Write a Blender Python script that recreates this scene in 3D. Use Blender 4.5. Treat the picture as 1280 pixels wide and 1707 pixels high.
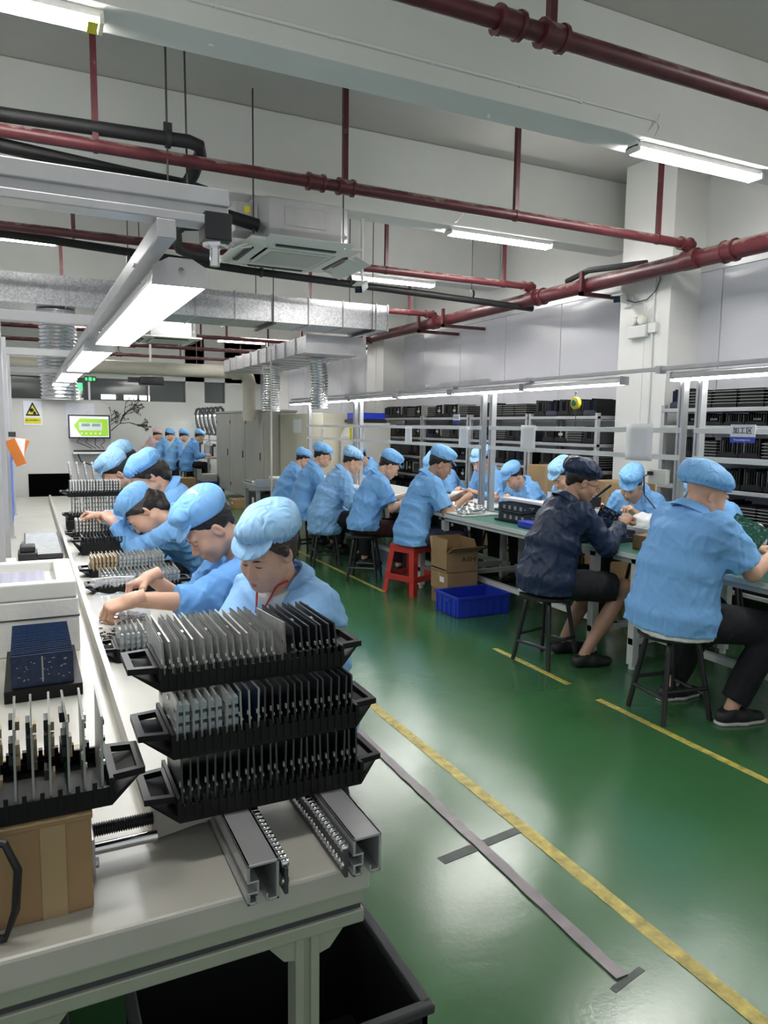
import bpy, bmesh, math, random
import numpy as np
from mathutils import Vector, Matrix

# ------------------------------------------------------------------ camera, world, exposure
for o in list(bpy.data.objects): bpy.data.objects.remove(o)
SC = bpy.context.scene
COL = SC.collection
FPX, YAW, PITCH, ROLL, EYE = 1222.0, 0.45344, 0.11599, -0.01294, 1.5
_f = Vector((math.sin(YAW)*math.cos(PITCH), math.cos(YAW)*math.cos(PITCH), -math.sin(PITCH)))
_r = Vector((math.cos(YAW), -math.sin(YAW), 0)); _d = _f.cross(_r)
_c, _s = math.cos(ROLL), math.sin(ROLL)
_R, _D = _r*_c+_d*_s, _d*_c-_r*_s
cam_data = bpy.data.cameras.new('camera'); cam = bpy.data.objects.new('camera', cam_data); COL.objects.link(cam)
cam.matrix_world = Matrix(((_R.x, -_D.x, -_f.x, 0), (_R.y, -_D.y, -_f.y, 0), (_R.z, -_D.z, -_f.z, EYE), (0, 0, 0, 1)))
cam_data.sensor_fit = 'HORIZONTAL'; cam_data.sensor_width = 36.0; cam_data.lens = FPX/1280*36.0
cam_data.clip_start = 0.05; cam_data.clip_end = 100
SC.camera = cam
world = bpy.data.worlds.new('world'); SC.world = world; world.use_nodes = True
world.node_tree.nodes['Background'].inputs[0].default_value = (0.93, 0.97, 1.0, 1)
world.node_tree.nodes['Background'].inputs[1].default_value = 0.34
SC.view_settings.view_transform = 'Standard'; SC.view_settings.look = 'None'
SC.view_settings.gamma = 1; SC.view_settings.use_curve_mapping = False
SC.view_settings.exposure = 0.6
TUBE_E, LED_E, RAIL_E = 62.0, 13.0, 16.0

PI = math.pi
rnd = random.Random(7)

# ------------------------------------------------------------------ materials
def new_mat(name):
    m = bpy.data.materials.new(name); m.use_nodes = True
    nt = m.node_tree; b = nt.nodes['Principled BSDF']
    return m, nt, b
def noise(nt, scale, detail=3, rough=0.5, coord='Object', stretch=None):
    tc = nt.nodes.new('ShaderNodeTexCoord'); n = nt.nodes.new('ShaderNodeTexNoise')
    n.inputs['Scale'].default_value = scale; n.inputs['Detail'].default_value = detail; n.inputs['Roughness'].default_value = rough
    src = tc.outputs[coord]
    if stretch:
        mp = nt.nodes.new('ShaderNodeMapping'); mp.inputs['Scale'].default_value = stretch
        nt.links.new(src, mp.inputs[0]); src = mp.outputs[0]
    nt.links.new(src, n.inputs['Vector']); return n
def ramp(nt, src, stops):
    r = nt.nodes.new('ShaderNodeValToRGB'); e = r.color_ramp.elements
    while len(e) < len(stops): e.new(0.5)
    for i, (p, c) in enumerate(stops):
        e[i].position = p; e[i].color = (*c, 1) if len(c) == 3 else c
    nt.links.new(src, r.inputs[0]); return r
def bump(nt, b, src, strength, dist=0.01, prev=None):
    n = nt.nodes.new('ShaderNodeBump'); n.inputs['Strength'].default_value = strength; n.inputs['Distance'].default_value = dist
    nt.links.new(src, n.inputs['Height'])
    if prev: nt.links.new(prev.outputs[0], n.inputs['Normal'])
    nt.links.new(n.outputs[0], b.inputs['Normal']); return n
def mat(name, col, rough=0.5, metal=0.0, var=0.0, vscale=6.0, bmp=0.0, bscale=40.0, spec=None, coat=0.0, emit=None, estr=0.0, alpha=1.0, trans=0.0, sheen=0.0, stretch=None, sss=0.0):
    m, nt, b = new_mat(name)
    b.inputs['Base Color'].default_value = (*col, 1); b.inputs['Roughness'].default_value = rough; b.inputs['Metallic'].default_value = metal
    if spec is not None: b.inputs['Specular IOR Level'].default_value = spec
    if coat: b.inputs['Coat Weight'].default_value = coat; b.inputs['Coat Roughness'].default_value = 0.15
    if sheen: b.inputs['Sheen Weight'].default_value = sheen
    if trans: b.inputs['Transmission Weight'].default_value = trans
    if sss: b.inputs['Subsurface Weight'].default_value = sss; b.inputs['Subsurface Scale'].default_value = 0.01; b.inputs['Subsurface Radius'].default_value = (1, .35, .2)
    b.inputs['Alpha'].default_value = alpha
    if emit: b.inputs['Emission Color'].default_value = (*emit, 1); b.inputs['Emission Strength'].default_value = estr
    if var:
        n = noise(nt, vscale, 4, 0.55, stretch=stretch)
        lo = tuple(max(0, c*(1-var)) for c in col); hi = tuple(min(1, c*(1+var)) for c in col)
        r = ramp(nt, n.outputs['Fac'], [(0.3, lo), (0.7, hi)]); nt.links.new(r.outputs[0], b.inputs['Base Color'])
    if bmp:
        n = noise(nt, bscale, 3, 0.5, stretch=stretch); bump(nt, b, n.outputs['Fac'], bmp)
    return m

M = {}
def mk(name, *a, **k): M[name] = mat(name, *a, **k)
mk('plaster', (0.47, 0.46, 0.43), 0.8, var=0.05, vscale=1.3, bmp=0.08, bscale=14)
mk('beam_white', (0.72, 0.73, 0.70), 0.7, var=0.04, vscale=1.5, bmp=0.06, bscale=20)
mk('wall_panel', (0.66, 0.66, 0.71), 0.22, var=0.02, vscale=1.0, bmp=0.015, bscale=5)
mk('column_white', (0.74, 0.74, 0.71), 0.45, var=0.03, vscale=2, bmp=0.04, bscale=12)
mk('red_pipe', (0.135, 0.018, 0.026), 0.42, var=0.35, vscale=9, bmp=0.1, bscale=30)
mk('black_rubber', (0.008, 0.008, 0.009), 0.6, var=0.3, bmp=0.2, bscale=25)
mk('black_steel', (0.018, 0.018, 0.02), 0.35, var=0.2)
mk('dark_rod', (0.06, 0.06, 0.06), 0.5, 0.6)
mk('alu', (0.55, 0.55, 0.56), 0.36, 0.55, var=0.06, vscale=8)
mk('alu_dark', (0.10, 0.10, 0.11), 0.5, 0.6)
mk('chrome', (0.8, 0.8, 0.8), 0.15, 1.0)
mk('white_paint', (0.75, 0.76, 0.75), 0.4)
mk('lamp_white', (0.78, 0.78, 0.78), 0.35)
mk('plastic_white', (0.74, 0.74, 0.68), 0.4, var=0.03)
mk('ivory', (0.62, 0.61, 0.54), 0.4, var=0.03, vscale=3)
mk('tube', (0.9, 0.9, 0.9), 0.4, emit=(1.0, 0.98, 0.95), estr=TUBE_E)
mk('led', (0.9, 0.9, 0.9), 0.4, emit=(0.96, 0.98, 1.0), estr=LED_E)
mk('rail_led', (0.9, 0.9, 0.9), 0.4, emit=(0.98, 1.0, 0.97), estr=RAIL_E)
mk('yellow_label', (0.75, 0.68, 0.03), 0.5)
mk('paper', (0.82, 0.82, 0.84), 0.8, var=0.03)
mk('paper_print', (0.70, 0.71, 0.74), 0.8, var=0.15, vscale=45, stretch=(1, 1, 6))
mk('cardboard', (0.34, 0.215, 0.105), 0.8, var=0.1, vscale=4, bmp=0.08, bscale=30)
mk('cardboard_dark', (0.24, 0.145, 0.07), 0.8, var=0.1, vscale=4)
mk('tape', (0.42, 0.30, 0.16), 0.25)
mk('ink', (0.012, 0.012, 0.012), 0.8)
mk('painted_dark', (0.002, 0.002, 0.002), 1.0, spec=0.0)  # near-black colour that paints in the shade inside the machine intake
mk('lavender', (0.55, 0.53, 0.66), 0.5, var=0.15, vscale=60)
mk('blue_plastic', (0.015, 0.04, 0.42), 0.38, var=0.1)
mk('red_plastic', (0.50, 0.035, 0.025), 0.38, var=0.08)
mk('grey_cabinet', (0.44, 0.43, 0.395), 0.45, var=0.05, vscale=2)
mk('beige_machine', (0.56, 0.53, 0.43), 0.45, var=0.03, vscale=2)
mk('machine_grey', (0.60, 0.585, 0.56), 0.45, var=0.03, vscale=2)
mk('bench_sheet', (0.53, 0.515, 0.455), 0.36, var=0.07, vscale=5, bmp=0.02, bscale=60)
mk('bench_frame', (0.45, 0.47, 0.38), 0.42, 0.25, var=0.06)
mk('esd_mat', (0.045, 0.17, 0.12), 0.35, var=0.08)
mk('table_white', (0.66, 0.67, 0.64), 0.35, var=0.04)
mk('shelf_grey', (0.40, 0.41, 0.42), 0.4, 0.3, var=0.05)
mk('rack_black', (0.0045, 0.0045, 0.005), 0.48, var=0.3, vscale=20, spec=0.3)
mk('board_black', (0.010, 0.012, 0.016), 0.3, var=0.8, vscale=90)
mk('board_edge_dark', (0.05, 0.055, 0.06), 0.4)
mk('board_edge', (0.35, 0.36, 0.33), 0.35)
mk('board_silver', (0.60, 0.60, 0.58), 0.35, 0.25, var=0.25, vscale=50)
mk('board_green', (0.04, 0.17, 0.08), 0.35, var=0.5, vscale=70)
mk('blue_edge', (0.03, 0.075, 0.20), 0.4)
mk('board_blue', (0.006, 0.022, 0.075), 0.35, var=0.4, vscale=80)
mk('board_tan', (0.48, 0.33, 0.16), 0.4, var=0.3, vscale=60)
mk('solder', (0.7, 0.7, 0.7), 0.2, 0.9)
mk('comp_black', (0.02, 0.02, 0.022), 0.4)
mk('comp_beige', (0.62, 0.45, 0.28), 0.45, var=0.15, vscale=30)
mk('comp_clear', (0.55, 0.66, 0.72), 0.12, alpha=0.75)
mk('foam', (0.76, 0.75, 0.70), 0.75, var=0.04, vscale=12, bmp=0.15, bscale=60)
mk('pvc', (0.66, 0.62, 0.53), 0.4, var=0.03)
mk('window_glass', (0.10, 0.12, 0.12), 0.08, spec=0.8)
mk('window_light', (0.8, 0.85, 0.9), 0.3, emit=(0.92, 0.97, 1.0), estr=1.6)
mk('rubber_grey', (0.05, 0.05, 0.055), 0.6)
mk('yellow_paint', (0.50, 0.41, 0.09), 0.45, var=0.45, vscale=22)
mk('steel_strip', (0.17, 0.155, 0.16), 0.38, 0.7, var=0.2, vscale=14)
mk('tape_grey', (0.07, 0.085, 0.075), 0.5, var=0.2, vscale=25)
mk('orange', (0.75, 0.22, 0.03), 0.5)
mk('sky_blue_paper', (0.10, 0.20, 0.62), 0.55, var=0.05)
mk('green_glow', (0.05, 0.6, 0.12), 0.3, emit=(0.08, 1.0, 0.25), estr=1.2)
mk('green_sign', (0.02, 0.35, 0.08), 0.3, emit=(0.1, 0.9, 0.3), estr=0.7)
mk('sign_white', (0.80, 0.80, 0.86), 0.4)
mk('sign_blue', (0.02, 0.05, 0.42), 0.4)
mk('tool_yellow', (0.65, 0.50, 0.03), 0.35)
mk('cable_black', (0.012, 0.012, 0.013), 0.4)
mk('bag', (0.72, 0.74, 0.78), 0.12, alpha=0.32)
mk('white_bag', (0.80, 0.81, 0.83), 0.3, alpha=0.85)
mk('tree_ink', (0.06, 0.055, 0.05), 0.7)
mk('pcb_tray_blue', (0.015, 0.02, 0.045), 0.4, var=0.2)
mk('lens', (0.01, 0.01, 0.012), 0.08)
# galvanised sheet with spangles, wrinkled foil
def galv():
    m, nt, b = new_mat('galvanised'); b.inputs['Metallic'].default_value = 0.9; b.inputs['Roughness'].default_value = 0.34
    tc = nt.nodes.new('ShaderNodeTexCoord'); v = nt.nodes.new('ShaderNodeTexVoronoi'); v.inputs['Scale'].default_value = 60
    nt.links.new(tc.outputs['Object'], v.inputs['Vector'])
    r = ramp(nt, v.outputs['Color'], [(0.2, (0.52, 0.53, 0.55)), (0.8, (0.72, 0.73, 0.76))]); nt.links.new(r.outputs[0], b.inputs['Base Color'])
    bump(nt, b, v.outputs['Color'], 0.12); M['galvanised'] = m
    m, nt, b = new_mat('foil'); b.inputs['Metallic'].default_value = 0.95; b.inputs['Roughness'].default_value = 0.22; b.inputs['Base Color'].default_value = (0.72, 0.73, 0.74, 1)
    n = noise(nt, 26, 4); bump(nt, b, n.outputs['Fac'], 0.6); M['foil'] = m
galv()
def pipe_mat():
    # chipped maroon paint with settled dust on upward faces
    m, nt, b = new_mat('red_pipe'); b.inputs['Roughness'].default_value = 0.42
    r = ramp(nt, noise(nt, 9, 4).outputs['Fac'], [(0.3, (0.060, 0.010, 0.014)), (0.7, (0.105, 0.018, 0.023))])
    g = nt.nodes.new('ShaderNodeNewGeometry'); sx = nt.nodes.new('ShaderNodeSeparateXYZ'); nt.links.new(g.outputs['Normal'], sx.inputs[0])
    ad = nt.nodes.new('ShaderNodeMath'); ad.operation = 'MULTIPLY_ADD'; ad.inputs[1].default_value = 0.30; nt.links.new(sx.outputs['Z'], ad.inputs[0]); nt.links.new(noise(nt, 7, 5, 0.7).outputs['Fac'], ad.inputs[2])
    f = ramp(nt, ad.outputs[0], [(0.62, (0, 0, 0)), (0.74, (0.75, 0.75, 0.75))])
    mx = nt.nodes.new('ShaderNodeMix'); mx.data_type = 'RGBA'; nt.links.new(f.outputs[0], mx.inputs[0]); nt.links.new(r.outputs[0], mx.inputs[6]); mx.inputs[7].default_value = (0.27, 0.215, 0.19, 1)
    nt.links.new(mx.outputs[2], b.inputs['Base Color']); bump(nt, b, noise(nt, 30, 3).outputs['Fac'], 0.1); M['red_pipe'] = m
pipe_mat()
# glossy green epoxy floor with dents, scuffs
def floor_mat():
    m, nt, b = new_mat('green_epoxy')
    big = noise(nt, 0.9, 4, 0.6); r = ramp(nt, big.outputs['Fac'], [(0.0, (0.030, 0.118, 0.036)), (1.0, (0.056, 0.165, 0.066))])
    fine = noise(nt, 38, 4, 0.7); r2 = ramp(nt, fine.outputs['Fac'], [(0.66, (0, 0, 0)), (0.74, (1, 1, 1))])
    mx = nt.nodes.new('ShaderNodeMix'); mx.data_type = 'RGBA'
    sc = nt.nodes.new('ShaderNodeMath'); sc.operation = 'MULTIPLY'; sc.inputs[1].default_value = 0.22
    nt.links.new(r2.outputs[0], sc.inputs[0]); nt.links.new(sc.outputs[0], mx.inputs[0])
    nt.links.new(r.outputs[0], mx.inputs[6]); mx.inputs[7].default_value = (0.12, 0.18, 0.14, 1)
    nt.links.new(mx.outputs[2], b.inputs['Base Color'])
    rr = ramp(nt, noise(nt, 1.2, 2, 0.4).outputs['Fac'], [(0.0, (0.15,)*3), (1.0, (0.26,)*3)]); nt.links.new(rr.outputs[0], b.inputs['Roughness'])
    b.inputs['Specular IOR Level'].default_value = 0.75
    b1 = bump(nt, b, noise(nt, 5, 2, 0.5).outputs['Fac'], 0.05, 0.02)
    bump(nt, b, noise(nt, 55, 3, 0.6).outputs['Fac'], 0.10, 0.004, b1)
    M['green_epoxy'] = m
floor_mat()
# coat fabric: fine stripes (antistatic yarn) and soft folds
def cloth(name, col, stripe=0.035, fold=0.35, rough=0.7, fscale=9):
    m, nt, b = new_mat(name); b.inputs['Roughness'].default_value = rough
    b.inputs['Sheen Weight'].default_value = 0.0; b.inputs['Specular IOR Level'].default_value = 0.3
    tc = nt.nodes.new('ShaderNodeTexCoord')
    w = nt.nodes.new('ShaderNodeTexWave'); w.inputs['Scale'].default_value = 28; w.bands_direction = 'X'
    nt.links.new(tc.outputs['Object'], w.inputs['Vector'])
    lo = tuple(c*(1-stripe) for c in col); hi = tuple(min(1, c*(1+stripe)) for c in col)
    n0 = noise(nt, 3.0, 3); ad = nt.nodes.new('ShaderNodeMath'); ad.operation = 'MULTIPLY_ADD'; ad.inputs[1].default_value = 0.5
    nt.links.new(n0.outputs['Fac'], ad.inputs[0]); 
    h = nt.nodes.new('ShaderNodeMath'); h.operation = 'MULTIPLY'; h.inputs[1].default_value = 0.45; nt.links.new(w.outputs['Fac'], h.inputs[0]); nt.links.new(h.outputs[0], ad.inputs[2])
    r = ramp(nt, ad.outputs[0], [(0.1, lo), (0.8, hi)]); nt.links.new(r.outputs[0], b.inputs['Base Color'])
    f = noise(nt, fscale, 3, 0.5, stretch=(1.0, 1.0, 0.6)); f.inputs['Distortion'].default_value = 1.6; f.noise_type = 'RIDGED_MULTIFRACTAL'
    b1 = bump(nt, b, f.outputs['Fac'], fold*1.6, 0.035)
    M[name] = m
cloth('coat_blue', (0.20, 0.44, 0.80)); cloth('coat_blue_pale', (0.27, 0.50, 0.82)); cloth('coat_blue_deep', (0.15, 0.37, 0.76))
cloth('coat_navy', (0.014, 0.026, 0.062), fold=0.5, rough=0.45); cloth('coat_pink', (0.72, 0.50, 0.52)); cloth('coat_hivis', (0.45, 0.8, 0.1))
cloth('cap_blue', (0.22, 0.48, 0.84), 0.03, 0.3, 0.6, 16); cloth('cap_pale', (0.33, 0.58, 0.86), 0.04, 0.35, 0.55, 18); cloth('cap_navy', (0.016, 0.028, 0.065), 0.1, 0.5, 0.4, 16); cloth('cap_white', (0.7, 0.74, 0.8), 0.03, 0.3, 0.6, 16); cloth('cap_pink', (0.75, 0.55, 0.55), 0.03)
cloth('cloth_black', (0.014, 0.015, 0.018), 0.1, 0.3, 0.8); cloth('cloth_maroon', (0.035, 0.010, 0.012), 0.1, 0.3, 0.8); cloth('cloth_denim', (0.045, 0.055, 0.085), 0.15, 0.3, 0.8); cloth('cloth_white', (0.72, 0.71, 0.68), 0.03, 0.3)
mk('skin', (0.66, 0.385, 0.265), 0.48, var=0.06, vscale=18, sss=0.08)
mk('skin_tan', (0.40, 0.225, 0.15), 0.5, var=0.06, vscale=18, sss=0.06)
mk('lip', (0.42, 0.12, 0.11), 0.4)
mk('hair', (0.016, 0.011, 0.009), 0.42, var=0.4, vscale=60, bmp=0.4, bscale=120, stretch=(1, 0.12, 1))
mk('hair_brown', (0.05, 0.026, 0.018), 0.4, var=0.5, vscale=60, bmp=0.4, bscale=120, stretch=(1, 0.12, 1))
mk('eye_dark', (0.02, 0.012, 0.01), 0.3)
mk('nail', (0.7, 0.45, 0.38), 0.3)
mk('mask', (0.45, 0.30, 0.38), 0.8)
mk('shoe_black', (0.015, 0.015, 0.016), 0.55); mk('sole_white', (0.6, 0.6, 0.58), 0.6)

# ------------------------------------------------------------------ mesh helpers
class MB:
    def __init__(s): s.v = []; s.f = []; s.m = []; s.cur = 0
    def add(s, vs, fs):
        n = len(s.v); s.v += [tuple(v) for v in vs]; s.f += [tuple(i+n for i in f) for f in fs]; s.m += [s.cur]*len(fs); return s
    def box(s, x0, x1, y0, y1, z0, z1, T=None):
        vs = [Vector((x, y, z)) for z in (z0, z1) for x, y in ((x0, y0), (x1, y0), (x1, y1), (x0, y1))]
        if T is not None: vs = [T @ v for v in vs]
        return s.add(vs, [(3, 2, 1, 0), (4, 5, 6, 7), (0, 1, 5, 4), (1, 2, 6, 5), (2, 3, 7, 6), (3, 0, 4, 7)])
    def cyl(s, a, b, r, n=12, r2=None, cap=True):
        a, b = Vector(a), Vector(b); r2 = r if r2 is None else r2
        d = (b-a).normalized(); u = d.orthogonal().normalized(); w = d.cross(u)
        vs = [a+(u*math.cos(t)+w*math.sin(t))*r for t in [2*PI*i/n for i in range(n)]] + [b+(u*math.cos(t)+w*math.sin(t))*r2 for t in [2*PI*i/n for i in range(n)]]
        fs = [(i, (i+1) % n, n+(i+1) % n, n+i) for i in range(n)]
        if cap: fs += [tuple(range(n-1, -1, -1)), tuple(range(n, 2*n))]
        return s.add(vs, fs)
    def tube(s, pts, r, n=10):
        pts = [Vector(p) for p in pts]; rs = r if isinstance(r, (list, tuple)) else [r]*len(pts)
        rings = []; u = None
        for i, p in enumerate(pts):
            d = (pts[min(i+1, len(pts)-1)]-pts[max(i-1, 0)]).normalized()
            u = d.orthogonal().normalized() if u is None else (u-d*u.dot(d)).normalized()
            w = d.cross(u); rings.append([p+(u*math.cos(2*PI*k/n)+w*math.sin(2*PI*k/n))*rs[i] for k in range(n)])
        vs = [v for g in rings for v in g]; fs = []
        for i in range(len(pts)-1):
            for k in range(n): fs.append((i*n+k, i*n+(k+1) % n, (i+1)*n+(k+1) % n, (i+1)*n+k))
        fs += [tuple(range(n-1, -1, -1)), tuple(range((len(pts)-1)*n, len(pts)*n))]
        return s.add(vs, fs)
    def lathe(s, c, prof, n=20, axis='z'):
        c = Vector(c); vs = []
        for r, z in prof:
            for k in range(n):
                t = 2*PI*k/n; p = (r*math.cos(t), r*math.sin(t), z)
                if axis == 'x': p = (z, r*math.cos(t), r*math.sin(t))
                if axis == 'y': p = (r*math.sin(t), z, r*math.cos(t))
                vs.append(c+Vector(p))
        fs = [(i*n+k, i*n+(k+1) % n, (i+1)*n+(k+1) % n, (i+1)*n+k) for i in range(len(prof)-1) for k in range(n)]
        fs += [tuple(range(n-1, -1, -1)), tuple(range((len(prof)-1)*n, len(prof)*n))]
        return s.add(vs, fs)
    def prism(s, poly, y0, y1, T=None):      # poly in (x,z), extruded along y
        n = len(poly); vs = [Vector((x, y0, z)) for x, z in poly]+[Vector((x, y1, z)) for x, z in poly]
        if T is not None: vs = [T @ v for v in vs]
        return s.add(vs, [tuple(range(n)), tuple(range(2*n-1, n-1, -1))]+[((i+1) % n, i, n+i, n+(i+1) % n) for i in range(n)])
    def sphere(s, c, r, n=10, T=None):
        rx, ry, rz = (r, r, r) if not isinstance(r, tuple) else r; c = Vector(c); vs = []
        m = max(4, n//2)
        for i in range(1, m):
            a = PI*i/m
            for k in range(n): t = 2*PI*k/n; vs.append(Vector((rx*math.sin(a)*math.cos(t), ry*math.sin(a)*math.sin(t), rz*math.cos(a))))
        vs += [Vector((0, 0, rz)), Vector((0, 0, -rz))]
        fs = [(i*n+k, (i+1)*n+k, (i+1)*n+(k+1) % n, i*n+(k+1) % n) for i in range(m-2) for k in range(n)]
        fs += [((m-1)*n, k, (k+1) % n) for k in range(n)]+[((m-1)*n+1, (m-2)*n+(k+1) % n, (m-2)*n+k) for k in range(n)]
        if T is not None: vs = [T @ v for v in vs]
        return s.add([v+c for v in vs], fs)
    def mesh(s, name, mats, smooth=False):
        me = bpy.data.meshes.new(name); me.from_pydata(s.v, [], s.f)
        if isinstance(mats, str): mats = [mats]
        for k in mats: me.materials.append(M[k])
        if len(mats) > 1: me.polygons.foreach_set('material_index', s.m)
        if smooth: me.polygons.foreach_set('use_smooth', [True]*len(me.polygons))
        me.update(); return me
    def build(s, name, mats, parent=None, smooth=False, bevel=0.0, loc=None, sharp=None):
        o = bpy.data.objects.new(name, s.mesh(name, mats, smooth)); COL.objects.link(o)
        if parent is not None: o.parent = parent
        if loc is not None: o.location = loc
        if bevel:
            b = o.modifiers.new('bevel', 'BEVEL'); b.width = bevel; b.segments = 2; b.limit_method = 'ANGLE'; b.angle_limit = math.radians(50)
        if smooth:
            o.data.set_sharp_from_angle(angle=math.radians(sharp or 40))
        return o
def tag(o, label, cat, group=None, kind=None):
    if label: o['label'] = label
    if cat: o['category'] = cat
    if group: o['group'] = group
    if kind: o['kind'] = kind
    return o
def empty(name, loc=(0, 0, 0), rz=0.0, label=None, cat=None, group=None):
    o = bpy.data.objects.new(name, None); COL.objects.link(o); o.location = loc; o.rotation_euler = (0, 0, rz); o.empty_display_size = 0.1
    return tag(o, label, cat, group)
def inst(me, name, parent=None, loc=(0, 0, 0), rot=(0, 0, 0), scale=None):
    o = bpy.data.objects.new(name, me); COL.objects.link(o); o.parent = parent; o.location = loc; o.rotation_euler = rot
    if scale: o.scale = scale
    return o
ORD = 'first second third fourth fifth sixth seventh eighth ninth tenth eleventh twelfth thirteenth fourteenth fifteenth sixteenth seventeenth eighteenth nineteenth twentieth'.split()
ORD += ['twenty-'+w for w in ORD[:9]]
def struct(o, label=None): o['kind'] = 'structure'; o['label'] = label or o.name.replace('_', ' '); return o
def arc(c, r, a0, a1, n, ux, uy):
    c, ux, uy = Vector(c), Vector(ux), Vector(uy)
    return [c+(ux*math.cos(a0+(a1-a0)*i/n)+uy*math.sin(a0+(a1-a0)*i/n))*r for i in range(n+1)]
def text_mesh(s, size, mats, depth=0.001, align='CENTER'):
    cu = bpy.data.curves.new('text', 'FONT'); cu.body = s; cu.size = size; cu.align_x = align; cu.align_y = 'CENTER'; cu.extrude = depth; cu.resolution_u = 3
    o = bpy.data.objects.new('text', cu); COL.objects.link(o); dg = bpy.context.evaluated_depsgraph_get()
    me = bpy.data.meshes.new_from_object(o.evaluated_get(dg)); bpy.data.objects.remove(o)
    me.materials.clear(); me.materials.append(M[mats]); return me
def px(x, y, X=None, Y=None, Z=None):
    # photo pixel (1280x1707) -> point of the room on a known plane
    v = _R*((x-640)/FPX)+_D*((y-853.5)/FPX)+_f
    t = X/v.x if X is not None else Y/v.y if Y is not None else (Z-EYE)/v.z
    return Vector((0, 0, EYE))+v*t
# ------------------------------------------------------------------ structure
XW, CEIL, YB = 5.92, 4.1, 20.0
b = MB(); b.box(-3.0, XW+0.3, -2.0, YB+4, -0.1, 0); struct(b.build('floor', 'green_epoxy'), 'glossy green epoxy floor of the workshop')
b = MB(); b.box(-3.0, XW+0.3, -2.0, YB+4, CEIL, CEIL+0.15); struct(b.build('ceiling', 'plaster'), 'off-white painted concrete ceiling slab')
BEAMS = [-0.95, 1.5, 3.935, 6.35, 8.75, 11.2, 13.75, 16.6]
for i, y in enumerate(BEAMS):
    b = MB(); b.box(-3.0, XW, y-0.135, y+0.135, 3.4, CEIL-0.001)
    if y == 3.935: 
        b.box(0.9, 0.93, y-0.02, y+0.0, 3.385, 3.4); b.box(2.6, 2.62, y+0.03, y+0.05, 3.37, 3.4)
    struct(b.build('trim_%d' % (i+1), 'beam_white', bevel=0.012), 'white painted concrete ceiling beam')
# right wall: backing with separate sandwich panels standing proud, joints recessed
b = MB(); b.box(XW, XW+0.2, -2.0, YB+4, 0, CEIL); wr = struct(b.build('wall_right', 'column_white'), 'right wall of white sandwich panels')
y = 0.35; pm = {}
k = 0
while y < YB:
    w = 1.15; b = MB(); b.box(XW-0.03, XW, y+0.004, y+w-0.004, 0, 3.02); b.build('wall_panel', 'wall_panel', wr, bevel=0.004); y += w; k += 1
b = MB(); b.box(XW-0.045, XW, -2, YB, 3.0, 3.07); b.build('top_rail', 'alu', wr)
# columns
for i, (y0, y1) in enumerate(((5.2, 5.85), (11.38, 12.05), (17.6, 18.2))):
    b = MB(); b.box(5.5, XW, y0, y1, 0, CEIL); b.box(5.494, 5.502, y0+0.30, y0+0.33, 0, 2.95)
    struct(b.build('trim_%d' % (20+i), 'column_white', bevel=0.01), ['white square column carrying the emergency lights', 'white square column behind the far bench posts', 'white square column near the rear wall'][i])
# back wall with high windows
b = MB(); b.box(-3.0, XW, YB, YB+0.15, 0, 2.07); b.box(3.85, 4.35, YB, YB+0.15, 2.07, CEIL); b.box(-3.0, XW, YB, YB+0.15, 2.62, CEIL); b.box(4.9, XW, YB, YB+0.15, 2.07, CEIL)
wb = struct(b.build('wall_back', 'beam_white'), 'white rear wall with a band of high windows')
b = MB(); b.box(-3, XW, YB+0.14, YB+0.16, 0, CEIL)
for i, (x0, x1, m) in enumerate(((-0.6, 1.45, 'window_glass'), (1.5, 2.9, 'window_glass'), (2.94, 3.85, 'window_glass'), (4.35, 4.9, 'window_glass'))):
    b = MB(); b.box(x0, x1, YB+0.06, YB+0.08, 2.07, 2.62); w = struct(b.build('window_%d' % (i+1), m), 'dark interior window in the rear wall')
    b = MB(); b.box(x0, x1, YB+0.02, YB+0.06, 2.07, 2.10); b.box(x0, x1, YB+0.02, YB+0.06, 2.59, 2.62); b.box(x0, x0+0.04, YB+0.02, YB+0.06, 2.07, 2.62); b.box(x1-0.04, x1, YB+0.02, YB+0.06, 2.07, 2.62); b.build('window_frame', 'alu_dark', w)
for x0, x1 in ((1.75, 2.1), (2.3, 2.62), (2.68, 2.98)):
    b = MB(); b.box(x0, x1, YB+0.045, YB+0.058, 2.08, 2.22); w = b.build('lit_pane', 'window_light', wb)
# blossom tree painted on the rear wall
b = MB(); r = random.Random(3)
def branch(p, a, l, d):
    q = (p[0]+math.cos(a)*l, p[1]+math.sin(a)*l); w = 0.004*(d+1)*0.5+0.002
    n = (-math.sin(a)*w, math.cos(a)*w)
    b.add([(p[0]+n[0], YB-0.004, p[1]+n[1]), (p[0]-n[0], YB-0.004, p[1]-n[1]), (q[0]-n[0]*.6, YB-0.004, q[1]-n[1]*.6), (q[0]+n[0]*.6, YB-0.004, q[1]+n[1]*.6)], [(0, 1, 2, 3)])
    if d == 0 or r.random() < 0.4: b.cyl((q[0], YB-0.005, q[1]), (q[0], YB-0.001, q[1]), 0.014, 6)
    if d > 0:
        for k in range(2+(r.random() < 0.4)): branch(q, a+r.uniform(-0.9, 0.75), l*r.uniform(0.62, 0.85), d-1)
branch((1.95, 0.95), 1.75, 0.28, 5); branch((1.95, 1.3), 0.7, 0.30, 5)
b.box(2.62, 2.86, YB-0.005, YB-0.001, 1.42, 1.48)
b.build('tree_mural', 'tree_ink', wb)

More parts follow.
